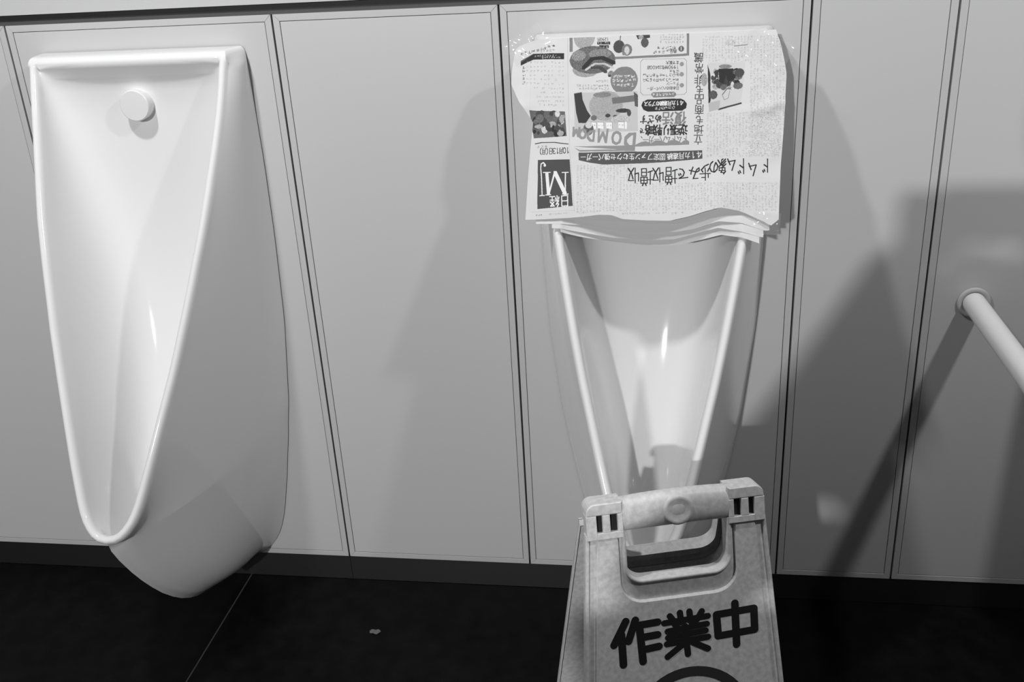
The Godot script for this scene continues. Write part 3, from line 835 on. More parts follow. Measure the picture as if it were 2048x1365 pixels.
	ink_polygon(im, [-176.2,190,-125.9,189.8,-119.7,264.6,-175.7,268.8], 0.075)
	ink_line(im, [-131.9,243.7,-132.4,211.7], 2.0, 0.72)
	ink_line(im, [-132.3,244.5,-148.7,210.6], 4.6, 0.72)
	ink_line(im, [-149.5,210.6,-157.8,244.1], 2.2, 0.72)
	ink_line(im, [-158.6,244.1,-161.8,212], 4.6, 0.72)
	ink_line(im, [-127.5,245.4,-136.3,245.3], 1.5, 0.72)
	ink_line(im, [-155.3,246.2,-162.5,246.5], 1.5, 0.72)
	ink_line(im, [-128,210.6,-137.6,210.4], 1.5, 0.72)
	ink_line(im, [-156.7,210.1,-167.1,210.3], 1.5, 0.72)
	ink_line(im, [-168.5,246.8,-170.1,218.3,-171.6,203,-170.9,196.5,-167.3,194.6,-164.4,198.3], 1.7, 0.72)
	ink_line(im, [-164.9,247.3,-172.1,247.6], 1.5, 0.72)
	ink_blob(im, -165.2, 199.0, 1.8, 2.2, 0.72, 0)
	print_text(im, "日経", [-132.5,256.5], [-148.8,257.1], 15.6, 18.9, 1.9, 0.72, false)
	ink_filler(im, [-127.9,275.7], [-156.4,277.8], 12, 2.5, 0.35, 0.3, 0.9)
	ink_filler(im, [-169.2,278.4], [-180.4,279.1], 4, 3.3, 0.6, 0.12, 0.9)
	ink_filler(im, [-77.5,274.7], [-108.9,276.7], 11, 2.1, 0.3, 0.35, 0.9)
	ink_filler(im, [50.3,278.5], [35,279.2], 4, 3.3, 0.5, 0.2, 0.9)
	ink_filler(im, [25,278.3], [-44.6,279.8], 20, 2.6, 0.4, 0.28, 0.9)
	ink_polygon(im, [-128.7,-8.8,-123.9,-8.7,-123.5,16.6,-128.3,16.4], 0.2)
	ink_line(im, [-58.3,29.1,-1.8,28.7,56.3,27.9], 3.6, 0.2)
	ink_line(im, [56.5,-7.2,56.7,27.9], 3.6, 0.2)
	ink_blob(im, -105.5, -7.1, 16.8, 20.4, 0.32, 0.25)
	ink_polygon(im, [-124.8,-19.3,-84.2,-17.7,-84,-7.9,-124.7,-7.9], 0.78)
	print_text(im, "1290円", [-68.1,-1.6], [-82.4,-1.8], 4.1, 5.2, 0.6, 0.1, false)
	ink_polygon(im, [-84.7,1.8,-64.1,2.6,-64.1,7,-84.7,6.3], 0.05)
	ink_polygon(im, [-81.5,7.6,-66.4,8.2,-66.4,13,-81.4,12.5], 0.05)
	ink_filler(im, [-67.3,4.6], [-82.3,4.1], 5, 2.8, 0.5, 0.7, 0.9)
	ink_filler(im, [-68.8,10.5], [-79.1,10.1], 3, 2.8, 0.5, 0.7, 0.9)
	ink_blob(im, -50.6, 11.2, 8.8, 10.2, 0.07, 0.2)
	ink_line(im, [-49.1,3.1,-48,-6.5], 1.2, 0.12)
	ink_blob(im, -38.0, 16.5, 8.0, 9.3, 0.16, 0.3)
	ink_blob(im, -38.0, 17.3, 4.0, 6.8, 0.5, 0.2)
	ink_blob(im, -42.6, 22.8, 3.2, 2.5, 0.2, 0.2)
	ink_polygon(im, [-24.9,-8.8,-2.2,-7.9,-2.1,-1.5,-13.8,0.5,-20.9,0.2], 0.06)
	ink_blob(im, -10.2, 6.2, 6.0, 7.6, 0.09, 0.3)
	ink_blob(im, -16.2, -2.9, 4.0, 3.4, 0.3, 0.3)
	ink_filler(im, [49.2,-4.3], [15,-5.7], 9, 3.3, 0.5, 0.2, 0.9)
	ink_filler(im, [49.2,-0.3], [15,-1.6], 9, 3.3, 0.5, 0.2, 0.9)
	ink_filler(im, [49.2,3.7], [15.1,2.4], 9, 3.3, 0.5, 0.2, 0.9)
	ink_filler(im, [49.2,7.7], [15.1,6.4], 9, 3.3, 0.5, 0.2, 0.9)
	print_text(im, "商品", [37,21.6], [31.5,21.4], 5.3, 6.9, 0.8, 0.08, false)
	ink_filler(im, [26.1,21.2], [5.9,21.3], 4, 5.7, 0.8, 0.08, 1)
	ink_filler(im, [36.9,15.6], [12.1,15.1], 5, 4.9, 0.7, 0.12, 1)
	ink_blob(im, 46.2, 18.0, 4.4, 4.7, 0.12, 0)
	ink_line(im, [46.2,15.6,46.2,20.4], 0.8, 0.75)
	ink_blob(im, -102.4, 46.5, 20.8, 11.9, 0.28, 0.35)
	ink_blob(im, -92.3, 30.7, 36.0, 22.1, 0.12, 0.55)
	ink_blob(im, -113.9, 23.4, 11.2, 8.5, 0.22, 0.5)
	ink_blob(im, -80.5, 21.4, 17.6, 7.6, 0.2, 0.5)
	ink_line(im, [-105.6,43.2,-92.3,29.1,-76.5,28,-58.2,36.7], 5, 0.04)
	ink_line(im, [-102.4,46.5,-88.3,37.3,-72.4,37.8,-59.7,44.7], 2.5, 0.5)
	ink_line(im, [-92.9,43.6,-80.3,43.2,-70.7,50.8], 4, 0.07)
	ink_blob(im, -62.8, 54.3, 4.8, 5.1, 0.2, 0.4)
	ink_blob(im, -65.1, 57.5, 2.4, 1.7, 0.06, 0)
	ink_blob(im, -41.8, 65.5, 21.2, 22.5, 0.19, 0.12)
	ink_filler(im, [-28.1,59.1], [-57.2,58.5], 6, 5.3, 0.9, 0.72, 1)
	ink_filler(im, [-25.7,66], [-57.1,65.4], 6, 5.3, 0.9, 0.72, 1)
	ink_filler(im, [-28,73.5], [-57,73], 6, 5.3, 0.9, 0.72, 1)
	ink_filler(im, [-66.6,66.3], [-83.9,65.7], 5, 3.9, 0.6, 0.14, 1)
	ink_filler(im, [-66.5,73.5], [-114.8,72], 12, 3.9, 0.6, 0.14, 1)
	ink_filler(im, [-66.4,78.4], [-110,77], 11, 3.9, 0.6, 0.14, 1)
	ink_line(im, [-12.7,32.7,51,34.1,54.9,38.3,55.2,86.9,51.4,90.7,39,91.1], 0.5, 0.25)
	ink_line(im, [1,90,-12.2,90,-16.1,85.5,-16.6,36.6,-12.7,32.7], 0.5, 0.25)
	print_text(im, "日本初のハンバーガー", [41.3,80.5], [-3.7,79.9], 4.9, 6.0, 0.75, 0.1, false)
	print_text(im, "チェーン", [41.2,73.7], [26.5,73.6], 4.9, 6.0, 0.75, 0.1, false)
	ink_filler(im, [41.2,67.3], [-10.1,66.1], 11, 4.9, 0.75, 0.08, 1)
	ink_filler(im, [41.1,60.1], [-10.1,58.9], 11, 4.9, 0.75, 0.08, 1)
	ink_filler(im, [41.1,54.1], [31,53.8], 3, 4.9, 0.75, 0.08, 1)
	print_text(im, "1990年代には400店", [41,47.1], [-4,46.6], 4.6, 6.0, 0.75, 0.08, false)
	print_text(im, "まで拡大", [41,40.2], [25.5,40], 4.9, 6.0, 0.75, 0.08, false)
	ink_blob(im, 47.2, 42.8, 3.2, 3.4, 0.25, 0.3)
	ink_blob(im, 47.3, 58.7, 3.2, 3.4, 0.25, 0.3)
	ink_blob(im, 47.4, 76.3, 3.2, 3.4, 0.25, 0.3)
	ink_polygon(im, [4.1,85.7,35.9,86.3,39,88.8,39,91.9,36,94.6,4.2,94.1,1,90.8,1,87.6], 0.2)
	ink_filler(im, [35.2,90.2], [4.9,89.7], 7, 4.5, 0.7, 0.7, 1)
	ink_polygon(im, [-5.1,97,46,97.3,52.2,100.3,55.7,105.9,54.6,112.3,48.5,116.5,-4.2,116.6,-11.2,113.2,-14.4,106.3,-12.1,100.4], 0.035)
	print_text(im, "41カ月連続のプラス", [47.6,104.1], [-7.4,104.1], 6.1, 7.7, 0.9, 0.72, false)
	ink_filler(im, [35.3,111.7], [9,111.8], 6, 4.9, 0.8, 0.72, 1)
	print_text(im, "復", [45.8,128.7], [30,128.3], 18.0, 20.6, 2.6, 0.2, false)
	print_text(im, "活", [26.2,128.2], [6.8,127.7], 18.0, 20.6, 2.6, 0.2, false)
	print_text(im, "めざす", [11.9,128.6], [-11.1,129.2], 10.7, 12.9, 1.7, 0.06, false)
	print_text(im, "逆張り戦略", [49.8,146.6], [-1.6,146.2], 13.9, 17.2, 2.1, 0.04, false)
	print_text(im, "で", [-13.2,147.1], [-24.1,146.8], 7.4, 8.6, 1.3, 0.08, false)
	print_text(im, "ドムドムバーガー、", [53.4,161.3], [-16.2,160.9], 9.4, 11.2, 0.9, 0.14, false)
	print_text(im, "立", [73.3,162.6], [58,162.2], 13.9, 16.3, 1.35, 0.07, false)
	print_text(im, "地", [74,146.8], [58.6,146.4], 13.9, 16.3, 1.35, 0.07, false)
	print_text(im, "も", [74.7,131.8], [59.3,131.4], 13.9, 13.8, 1.35, 0.07, false)
	print_text(im, "商", [74.6,115.7], [59.2,115.2], 13.9, 16.3, 1.35, 0.07, false)
	print_text(im, "品", [74.5,99.3], [59.1,98.9], 13.9, 16.3, 1.35, 0.07, false)
	print_text(im, "も", [74.4,84.3], [59,83.8], 13.9, 13.8, 1.35, 0.07, false)
	print_text(im, "非", [73.5,68.4], [58.1,67.9], 13.9, 16.3, 1.35, 0.07, false)
	print_text(im, "常", [74.2,50.1], [58.8,49.6], 13.9, 16.3, 1.35, 0.07, false)
	print_text(im, "識", [73.3,32.9], [57.9,32.4], 13.9, 16.3, 1.35, 0.07, false)
	ink_polygon(im, [-120.2,83.2,-20.8,83.8,-19.5,146.9,-118.6,147.7], 0.48)
	ink_blob(im, -70.0, 105.6, 26.4, 23.8, 0.33, 0.2)
	ink_polygon(im, [-120.2,84.8,-108.3,82.7,-106.6,94.9,-99.2,112.8,-93.5,121,-101.3,132.1,-112.4,131.8,-116.6,114.8], 0.05)
	ink_polygon(im, [-60.7,93,-23.1,89.3,-20.7,99,-59.1,102.7], 0.16)
	ink_polygon(im, [-26.3,84.4,-20,89.4,-19.8,108.6,-24.5,106.9], 0.1)
	ink_blob(im, -43.2, 113.5, 11.2, 3.4, 0.05, 0.2)
	ink_blob(im, -33.8, 117.8, 3.2, 5.1, 0.07, 0.2)
	ink_blob(im, -66.7, 120.9, 4.0, 3.0, 0.06, 0.1)
	ink_blob(im, -55.7, 122.8, 3.2, 2.5, 0.07, 0.1)
	ink_blob(im, -88.8, 124.4, 4.8, 4.2, 0.14, 0.2)
	ink_blob(im, -47.8, 128.6, 16.0, 6.8, 0.4, 0.4)
	ink_blob(im, -75.8, 87.7, 14.4, 4.2, 0.2, 0.3)
	ink_polygon(im, [-94.2,130.7,-84.7,131.3,-84.6,142.1,-94.1,140.3], 0.75)
	ink_line(im, [-94.2,130.7,-84.7,131.3,-84.6,141.3], 0.5, 0.2)
	ink_filler(im, [-87,136.5], [-91.8,136.3], 2, 3.3, 0.6, 0.3, 1)
	ink_polygon(im, [-82.4,131,-72.9,131.6,-72.8,142.4,-82.2,140.6], 0.75)
	ink_line(im, [-82.4,131,-72.9,131.6,-72.8,141.6], 0.5, 0.2)
	ink_filler(im, [-75.2,136.8], [-79.9,136.6], 2, 3.3, 0.6, 0.3, 1)
	ink_polygon(im, [-69,131.3,-59.5,131.9,-59.4,142.8,-68.8,140.9], 0.75)
	ink_line(im, [-69,131.3,-59.5,131.9,-59.4,142], 0.5, 0.2)
	ink_filler(im, [-61.8,137.1], [-66.5,137], 2, 3.3, 0.6, 0.3, 1)
	ink_polygon(im, [-50.1,131.8,-36.8,132.5,-36.7,143.3,-50,141.4], 0.75)
	ink_line(im, [-50.1,131.8,-40.7,132.4,-40.6,142.4], 0.5, 0.2)
	ink_filler(im, [-43,137.6], [-47.7,137.4], 2, 3.3, 0.6, 0.3, 1)
	ink_blob(im, -97.2, 141.8, 8.0, 10.2, 0.1, 0.25)
	ink_blob(im, -96.5, 135.4, 5.6, 5.1, 0.5, 0.15)
	print_text(im, "D", [-31,162.6], [-46.6,161.4], 21.3, 25.7, 5, 0.26, false)
	print_text(im, "O", [-52.6,157.3], [-68.3,156.1], 17.2, 20.8, 3.6, 0.26, false)
	print_text(im, "M", [-74.2,153.6], [-90,152.4], 18.0, 21.8, 3.6, 0.26, false)
	print_text(im, "D", [-92.4,153.2], [-108.2,152], 14.8, 17.8, 3.6, 0.26, false)
	print_text(im, "O", [-105.8,149.7], [-121.7,148.5], 13.1, 15.8, 3.6, 0.26, false)
	print_text(im, "M", [-116.2,146.2], [-132.1,145], 12.3, 14.8, 3.6, 0.26, false)
	ink_polygon(im, [-119.1,169.4,-23.8,177.9,-23.9,171.5,59.6,170.2,59.5,165.4,54.9,162.2,47.3,166.7,39.5,162.6,31.8,162.4,24.9,167,16.4,162.9,7.9,162.7,0.9,167.3,-6.9,163.1,-14.6,164.5,-23.9,169.1], 0.25)
	ink_polygon(im, [-118.2,171.9,-110.3,175.2,-23.9,175.5,-23.8,178.7,-110.2,177.6], 0.25)
	ink_polygon(im, [-111.8,179.2,79.5,179.7,80,192.7,22.8,197.1,-39.2,199,-74.5,199.2,-94.2,195.6,-111.6,191.2], 0.09)
	print_text(im, "41カ月連続", [75,186.3], [30.5,188.5], 8.6, 10.3, 1.15, 0.72, false)
	print_text(im, "固定ファン生むクセ強バーガー", [18.9,188.7], [-104.6,186.6], 8.9, 10.8, 1.15, 0.72, false)
	print_text(im, "ド", [175.6,206.2], [160.6,206.4], 14.8, 22.4, 1.75, 0.035, false)
	print_text(im, "ム", [156.1,211.3], [141.1,211.5], 16.4, 24.1, 1.75, 0.035, false)
	print_text(im, "ド", [139.6,206.3], [124.5,206.5], 16.4, 25.8, 1.75, 0.035, false)
	print_text(im, "ム", [124.5,202.9], [109.3,203.1], 16.4, 22.4, 1.75, 0.035, false)
	print_text(im, "象", [110.1,205.8], [94.9,206], 15.6, 25.8, 1.75, 0.035, false)
	print_text(im, "の", [97.2,207.1], [82,207.3], 15.6, 22.4, 1.75, 0.035, false)
	print_text(im, "歩", [84.3,214.7], [69,214.9], 18.0, 27.5, 1.75, 0.035, false)
	print_text(im, "み", [67.5,216], [52.2,216.2], 19.7, 24.1, 1.75, 0.035, false)
	print_text(im, "で", [50.7,216.5], [35.3,216.7], 18.0, 20.6, 1.75, 0.035, false)
	print_text(im, "増", [32.3,219.3], [16.9,219.5], 19.7, 29.2, 1.75, 0.035, false)
	print_text(im, "収", [13,217.4], [-2.5,217.6], 19.7, 24.9, 1.75, 0.035, false)
	print_text(im, "増", [-5.6,220.3], [-21.1,220.5], 19.7, 29.2, 1.75, 0.035, false)
	print_text(im, "収", [-25,217.6], [-40.6,217.8], 19.7, 25.8, 1.75, 0.035, false)
	ink_polygon(im, [87.6,41.8,144.3,42.6,140.7,87.1,137,108.2,89.6,119.6], 0.55)
	ink_picture(im, [91,49.9], [141.4,86.3], 31, 40)
	ink_polygon(im, [104,51.9,126.1,51.8,124.7,68.4,118.6,74.5,115.5,63.4,111,75.9,104.9,72.5], 0.035)
	ink_polygon(im, [87.2,45,91.1,59.4,92.1,100.6,89.1,111.6], 0.04)
	ink_blob(im, 135.3, 59.3, 7.2, 6.8, 0.07, 0.2)
	ink_blob(im, 95.8, 92.8, 6.4, 6.8, 0.09, 0.3)
	ink_blob(im, 113.9, 48.3, 9.6, 3.4, 0.2, 0.3)
	ink_blob(im, 133.1, 79.7, 7.2, 5.1, 0.12, 0.3)
	ink_line(im, [109.6,93.2,116.4,84,123.2,82.6], 1, 0.1)
	ink_line(im, [109.6,93.2,112.7,101.2,118.7,98.3,121,87.3], 0.6, 0.2)
	ink_line(im, [104.3,116,118.8,111.7,137.7,107.5], 2.2, 0.06)
	ink_polygon(im, [89,105.3,106.6,101.1,105.1,115.2,89.6,119.6], 0.42)
	ink_blob(im, 82.0, 68.6, 4.8, 10.2, 0.3, 0.3)
	ink_blob(im, 121.4, 11.2, 8.0, 5.1, 0.45, 0.4)
	ink_line(im, [127.5,17,147.3,15.4], 1.2, 0.2)
	return im

# ---------------------------------------------------------------- newspaper sheets
var left_edge := [[-6, -176], [2, -206], [10, -215], [40, -220], [67, -221], [96, -208], [114, -195], [129, -185], [165, -188], [206, -191], [320, -196]]
var right_edge := [[-6, 190], [20, 198], [45, 203], [65, 206], [100, 204], [143, 202], [213, 197], [320, 193]]
var bottom_edge := [[-230, 286], [-195, 286], [-156, 285], [-133, 284], [-77, 281], [-58, 282], [-42, 288], [-7, 290], [31, 291], [62, 284], [85, 277], [107, 272], [134, 276], [145, 280], [174, 294], [182, 300], [194, 290], [230, 290]]

func sheet(top: float, l: Array, r: Array, bottom: Array, lift: Callable) -> ArrayMesh:
	var org := Vector3(0.25, 1.121, 0.0598)
	var down := Vector3(0, -1, 0.523).normalized()
	var nr := Vector3(0, 0.523, 1).normalized()
	var NU := 72
	var NV := 56
	var st := new_st()
	st.set_smooth_group(0)
	var pos := []
	for i in NV + 1:
		var row := []
		for j in NU + 1:
			var u := float(j) / NU
			var v := float(i) / NV
			var S := 0.0
			var X := 0.0
			S = lerpf(top, 288.0, v)
			for it in 3:
				X = lerpf(lut(l, S), lut(r, S), u)
				S = lerpf(top, lut(bottom, X), v)
			row.append(Vector3(X, S, (lift as Callable).call(X, S, v)))
		pos.append(row)
	for i in NV:
		for j in NU:
			for k in [[0, 0], [0, 1], [1, 1], [0, 0], [1, 1], [1, 0]]:
				var p: Vector3 = pos[i + k[0]][j + k[1]]
				st.set_uv(Vector2((p.x + OX) * TX / 1480.0, (p.y + OY) * TX / 1060.0))
				st.add_vertex(org + Vector3(p.x * 0.001, 0, 0) + down * p.y * 0.001 + nr * p.z * 0.001)
	st.generate_normals()
	return st.commit()

func newspaper() -> void:
	var t := thing("newspaper", "upside-down newspaper page taped over the urinal's top", "newspaper", Vector3.ZERO)
	var m := mat(1.0, 0.85, 0.0, 0.3)
	m.albedo_texture = ImageTexture.create_from_image(front_page())
	var nz := FastNoiseLite.new()
	nz.seed = 5
	nz.frequency = 0.018
	nz.fractal_octaves = 2
	var cz := FastNoiseLite.new()
	cz.seed = 9
	cz.frequency = 0.03
	cz.noise_type = FastNoiseLite.TYPE_CELLULAR
	cz.cellular_return_type = FastNoiseLite.RETURN_DISTANCE
	var base := func(X: float, S: float, v: float) -> float:
		var z := 2.0 + 1.6 * (nz.get_noise_2d(X, S) + 0.6)
		var right := smoothstep(120.0, 190.0, X)
		var left := smoothstep(-170.0, -205.0, X)
		z += 7.0 * right * (cz.get_noise_2d(X * 0.8, S * 0.6) + 1.0) * 0.8
		z += 2.0 * left * (cz.get_noise_2d(X, S) + 1.0)
		# creases torn up on the right side and at the notch on the left
		z += 5.0 * exp(-pow((S - 100.0 - 0.05 * X) / 7.0, 2.0)) * smoothstep(165.0, 195.0, X)
		z += 6.0 * exp(-pow((S - 122.0 + 0.15 * (X - 140.0)) / 5.0, 2.0)) * smoothstep(130.0, 160.0, X) * (1.0 - smoothstep(180.0, 200.0, X))
		z += 4.0 * exp(-pow((S - 105.0) / 8.0, 2.0)) * smoothstep(-180.0, -205.0, X)
		# lower edge waves away from the bowl
		var e := smoothstep(0.72, 1.0, v)
		z += e * (9.0 * exp(-pow((X - 108.0) / 34.0, 2.0)) + 6.0 * exp(-pow((X + 70.0) / 30.0, 2.0)) + 2.0 + 7.0 * exp(-pow(X / 90.0, 4.0)))
		return z
	put("front_sheet", sheet(-6.0, left_edge, right_edge, bottom_edge, base), m, t)
	# inner sheets whose folds hang out below
	var m2 := mat(0.62, 0.9, 0.0, 0.3)
	var b1 := [[-230, 292], [-150, 292], [-100, 293], [-60, 300], [-20, 304], [40, 304], [70, 300], [105, 290], [140, 294], [174, 306], [230, 300]]
	var b2 := [[-230, 294], [-135, 300], [-105, 304], [-60, 311], [0, 315], [40, 314], [80, 304], [105, 299], [135, 306], [170, 316], [230, 314]]
	var b3 := [[-230, 300], [-150, 303], [-110, 310], [-60, 316], [0, 322], [45, 322], [80, 315], [110, 309], [140, 316], [168, 326], [230, 322]]
	var n := 0
	for b in [b1, b2, b3]:
		var sag := 15.0 + 9.0 * n
		var hang := func(X: float, _S: float, v: float) -> float:
			var e := smoothstep(0.5, 1.0, v)
			return 1.0 - 0.3 * n - sag * e * pow(maxf(0.0, 1.0 - pow(absf(X) / 138.0, 2.0)), 0.7) + e * (6.0 - 2.0 * n) * exp(-pow((X - 112.0) / 30.0, 2.0))
		var lx := [-178.0, -158.0, -150.0][n] as float
		var rx := [181.0, 172.0, 166.0][n] as float
		put("inner_sheet", sheet(215.0 + 3.0 * n, [[-10, lx], [340, lx + 6.0 * n]], [[-10, rx], [340, rx]], b, hang), m2, t)
		n += 1

func tapes() -> void:
	var tm := StandardMaterial3D.new()
	tm.transparency = BaseMaterial3D.TRANSPARENCY_ALPHA
	tm.albedo_color = Color(1, 1, 1, 0.06)
	tm.roughness = 0.08
	var nz := FastNoiseLite.new()
	nz.seed = 21
	nz.frequency = 0.03
	var org := Vector3(0.25, 1.121, 0.0598)
	var down := Vector3(0, -1, 0.523).normalized()
	var nr := Vector3(0, 0.523, 1).normalized()
	for d in [[-196.0, 4.0, -0.55, 66.0, 40.0, "clear tape holding the newspaper's left upper corner"], [176.0, 26.0, 0.5, 74.0, 46.0, "clear tape holding the newspaper's crumpled right upper corner"], [176.0, 296.0, 0.1, 40.0, 34.0, "clear tape at the newspaper's lower right corner"]]:
		var rows := []
		for i in 15:
			var r := PackedVector3Array()
			for j in 21:
				var a: float = (j / 20.0 - 0.5) * d[3]
				var b: float = (i / 14.0 - 0.5) * d[4]
				var X: float = d[0] + a * cos(d[2]) - b * sin(d[2])
				var S: float = d[1] + a * sin(d[2]) + b * cos(d[2])
				var z := 9.5 + 3.5 * nz.get_noise_2d(X * 1.5, S * 1.5)
				r.append(org + Vector3(X * 0.001, 0, 0) + down * S * 0.001 + nr * z * 0.001)
			rows.append(r)
		var st := new_st()
		st.set_smooth_group(0)
		grid(st, rows)
		var o := put("clear_tape", done(st), tm, self)
		tag(o, d[5], "tape", "clear tape on the newspaper")

# ---------------------------------------------------------------- handrail
func handrail() -> void:
	var t := thing("handrail", "white round handrail sticking out from the wall at right", "handrail", Vector3(0.803, 0.653, 0.0006))
	var st := new_st()
	add_lathe(st, PackedVector2Array([Vector2(0.0275, 0.0), Vector2(0.0275, 0.003), Vector2(0.0262, 0.0048), Vector2(0.021, 0.005), Vector2(0.020, 0.003), Vector2(0.0185, 0.003)]), Vector3.ZERO, 40)
	put("wall_flange", done(st), M.edge, t)
	st = new_st()
	var pts := [Vector3(0, 0, 0.001)]
	var rad := [0.0188]
	var d := Vector3(0.0, -0.004, 0.75)
	for i in 8:
		pts.append(Vector3(0, 0, 0.001) + d * (i + 1) / 8.0)
		rad.append(0.0188)
	# bends down to the floor beyond the frame
	var e: Vector3 = pts[pts.size() - 1]
	for i in 8:
		var an := PI / 2 * (i + 1) / 8.0
		pts.append(e + Vector3(0, -0.08 * (1 - cos(an)), 0.08 * sin(an)))
		rad.append(0.0188)
	var f: Vector3 = pts[pts.size() - 1]
	pts.append(Vector3(f.x, -0.652, f.z))
	rad.append(0.0188)
	add_tube(st, pts, rad, 28)
	put("bar", done(st), M.rail, t)

# ---------------------------------------------------------------- floor sign
func mm(a: Array) -> PackedVector2Array:
	var p := PackedVector2Array()
	for i in range(0, a.size(), 2):
		p.append(Vector2(a[i] * 0.001, -a[i + 1] * 0.001))
	return p

func u_path(hw: float, top: float, bot: float, r: float) -> Array:
	# U from the upper left round to the upper right, millimetres, h down
	var p := [Vector2(-hw, top)]
	for i in 9:
		var an := PI / 2 * i / 8.0
		p.append(Vector2(-hw + r - r * cos(an), bot - r + r * sin(an)))
	for i in 9:
		var an := PI / 2 * (1.0 - i / 8.0)
		p.append(Vector2(hw - r + r * cos(an), bot - r + r * sin(an)))
	p.append(Vector2(hw, top))
	return p

func half(h: float) -> float:
	return 119.0 + 0.07 * h

func u_plate(inset: float, top: float, bot: float, hw: float, cut: float, r: float) -> PackedVector2Array:
	var a := []
	a.append_array([-half(top) + inset, top, -half(bot) + inset, bot, half(bot) - inset, bot, half(top) - inset, top])
	var u := u_path(hw, top, cut, r)
	u.reverse()
	for q in u:
		a.append_array([q.x, q.y])
	return mm(a)

func strip_u(st: SurfaceTool, a: Array, za: float, b: Array, zb: float) -> void:
	st.set_smooth_group(1)
	var r0 := PackedVector3Array()
	var r1 := PackedVector3Array()
	for i in a.size():
		r0.append(Vector3(a[i].x, -a[i].y, za) * 0.001)
		r1.append(Vector3(b[i].x, -b[i].y, zb) * 0.001)
	grid(st, [r0, r1])

# round-capped brush strokes as thin raised ink
func add_strokes(st: SurfaceTool, strokes: Array, w: float, z0: float, z1: float) -> void:
	var lift := 0.0
	for s in strokes:
		for i in range(0, s.size() - 2, 2):
			var a := Vector2(s[i], s[i + 1])
			var b := Vector2(s[i + 2], s[i + 3])
			var d := (b - a).angle()
			var arr := []
			for k in 9:
				var an := d + PI / 2 + PI * k / 8.0
				arr.append_array([a.x + cos(an) * w, a.y + sin(an) * w])
			for k in 9:
				var an := d - PI / 2 + PI * k / 8.0
				arr.append_array([b.x + cos(an) * w, b.y + sin(an) * w])
			lift += 0.00003
			add_prism(st, mm(arr), z0 * 0.001, z1 * 0.001 + lift)

func panel_shell(parent: Node, called: String) -> MeshInstance3D:
	var bot := 614.0
	var p := put(called, prism(u_plate(0.0, 30.0, bot, 78.0, 130.0, 30.0), -0.012, 0.0, 0.001), M.sign, parent)
	put("panel_face", prism(u_plate(15.0, 36.0, bot - 12.0, 78.5, 130.5, 30.0), 0.0, 0.003, 0.0012), M.sign, p)
	for s in [-1, 1]:
		put("edge_rib", prism(mm([s * (half(30.0) - 5.0), 30.0, s * half(30.0), 30.0, s * half(bot), bot, s * (half(bot) - 5.0), bot]), 0.0, 0.0035, 0.0012), M.sign, p)
	var st := new_st()
	strip_u(st, u_path(78.0, 30.0, 130.0, 30.0), -2.5, u_path(73.5, 30.0, 105.0, 25.0), 0.5)
	strip_u(st, u_path(69.0, 30.0, 100.0, 22.0), 0.5, u_path(68.0, 30.0, 99.0, 22.0), -18.0)
	var path := u_path(71.2, 28.0, 102.5, 23.5)
	var pts := []
	var rad := []
	for q in path:
		pts.append(Vector3(q.x, -q.y, 0.8) * 0.001)
		rad.append(0.0028)
	add_tube(st, pts, rad, 10)
	put("opening_rim", done(st), M.sign, p)
	return p

func hinge_block(parent: Node, s: float) -> void:
	var st := new_st()
	var top := [s * 71.0, -13.0]
	for i in 7:
		var an := PI / 2 * i / 6.0
		top.append_array([s * (107.0 + 12.0 * sin(an)), -1.0 - 12.0 * cos(an)])
	top.append_array([s * 119.3, 3.0, s * 71.0, 3.0])
	var z1 := 0.0055
	add_prism(st, mm(top), -0.028, z1, 0.0015)
	for b in [[71.0, 78.0, 3.0, 27.0], [88.0, 98.0, 3.0, 27.0], [106.0, 119.8, 3.0, 36.0], [71.0, 106.0, 27.0, 36.0]]:
		add_prism(st, mm([s * b[0], b[2], s * b[1], b[2], s * b[1], b[3], s * b[0], b[3]]), -0.014, z1, 0.0006)
	var o := put("hinge_block", done(st), M.sign, parent)
	for x in [83.0, 102.0]:
		put("hinge_slot", box(Vector3(s * x * 0.001 - 0.0052, -0.0272, -0.014), Vector3(s * x * 0.001 + 0.0052, -0.0028, -0.001)), M.black, o)

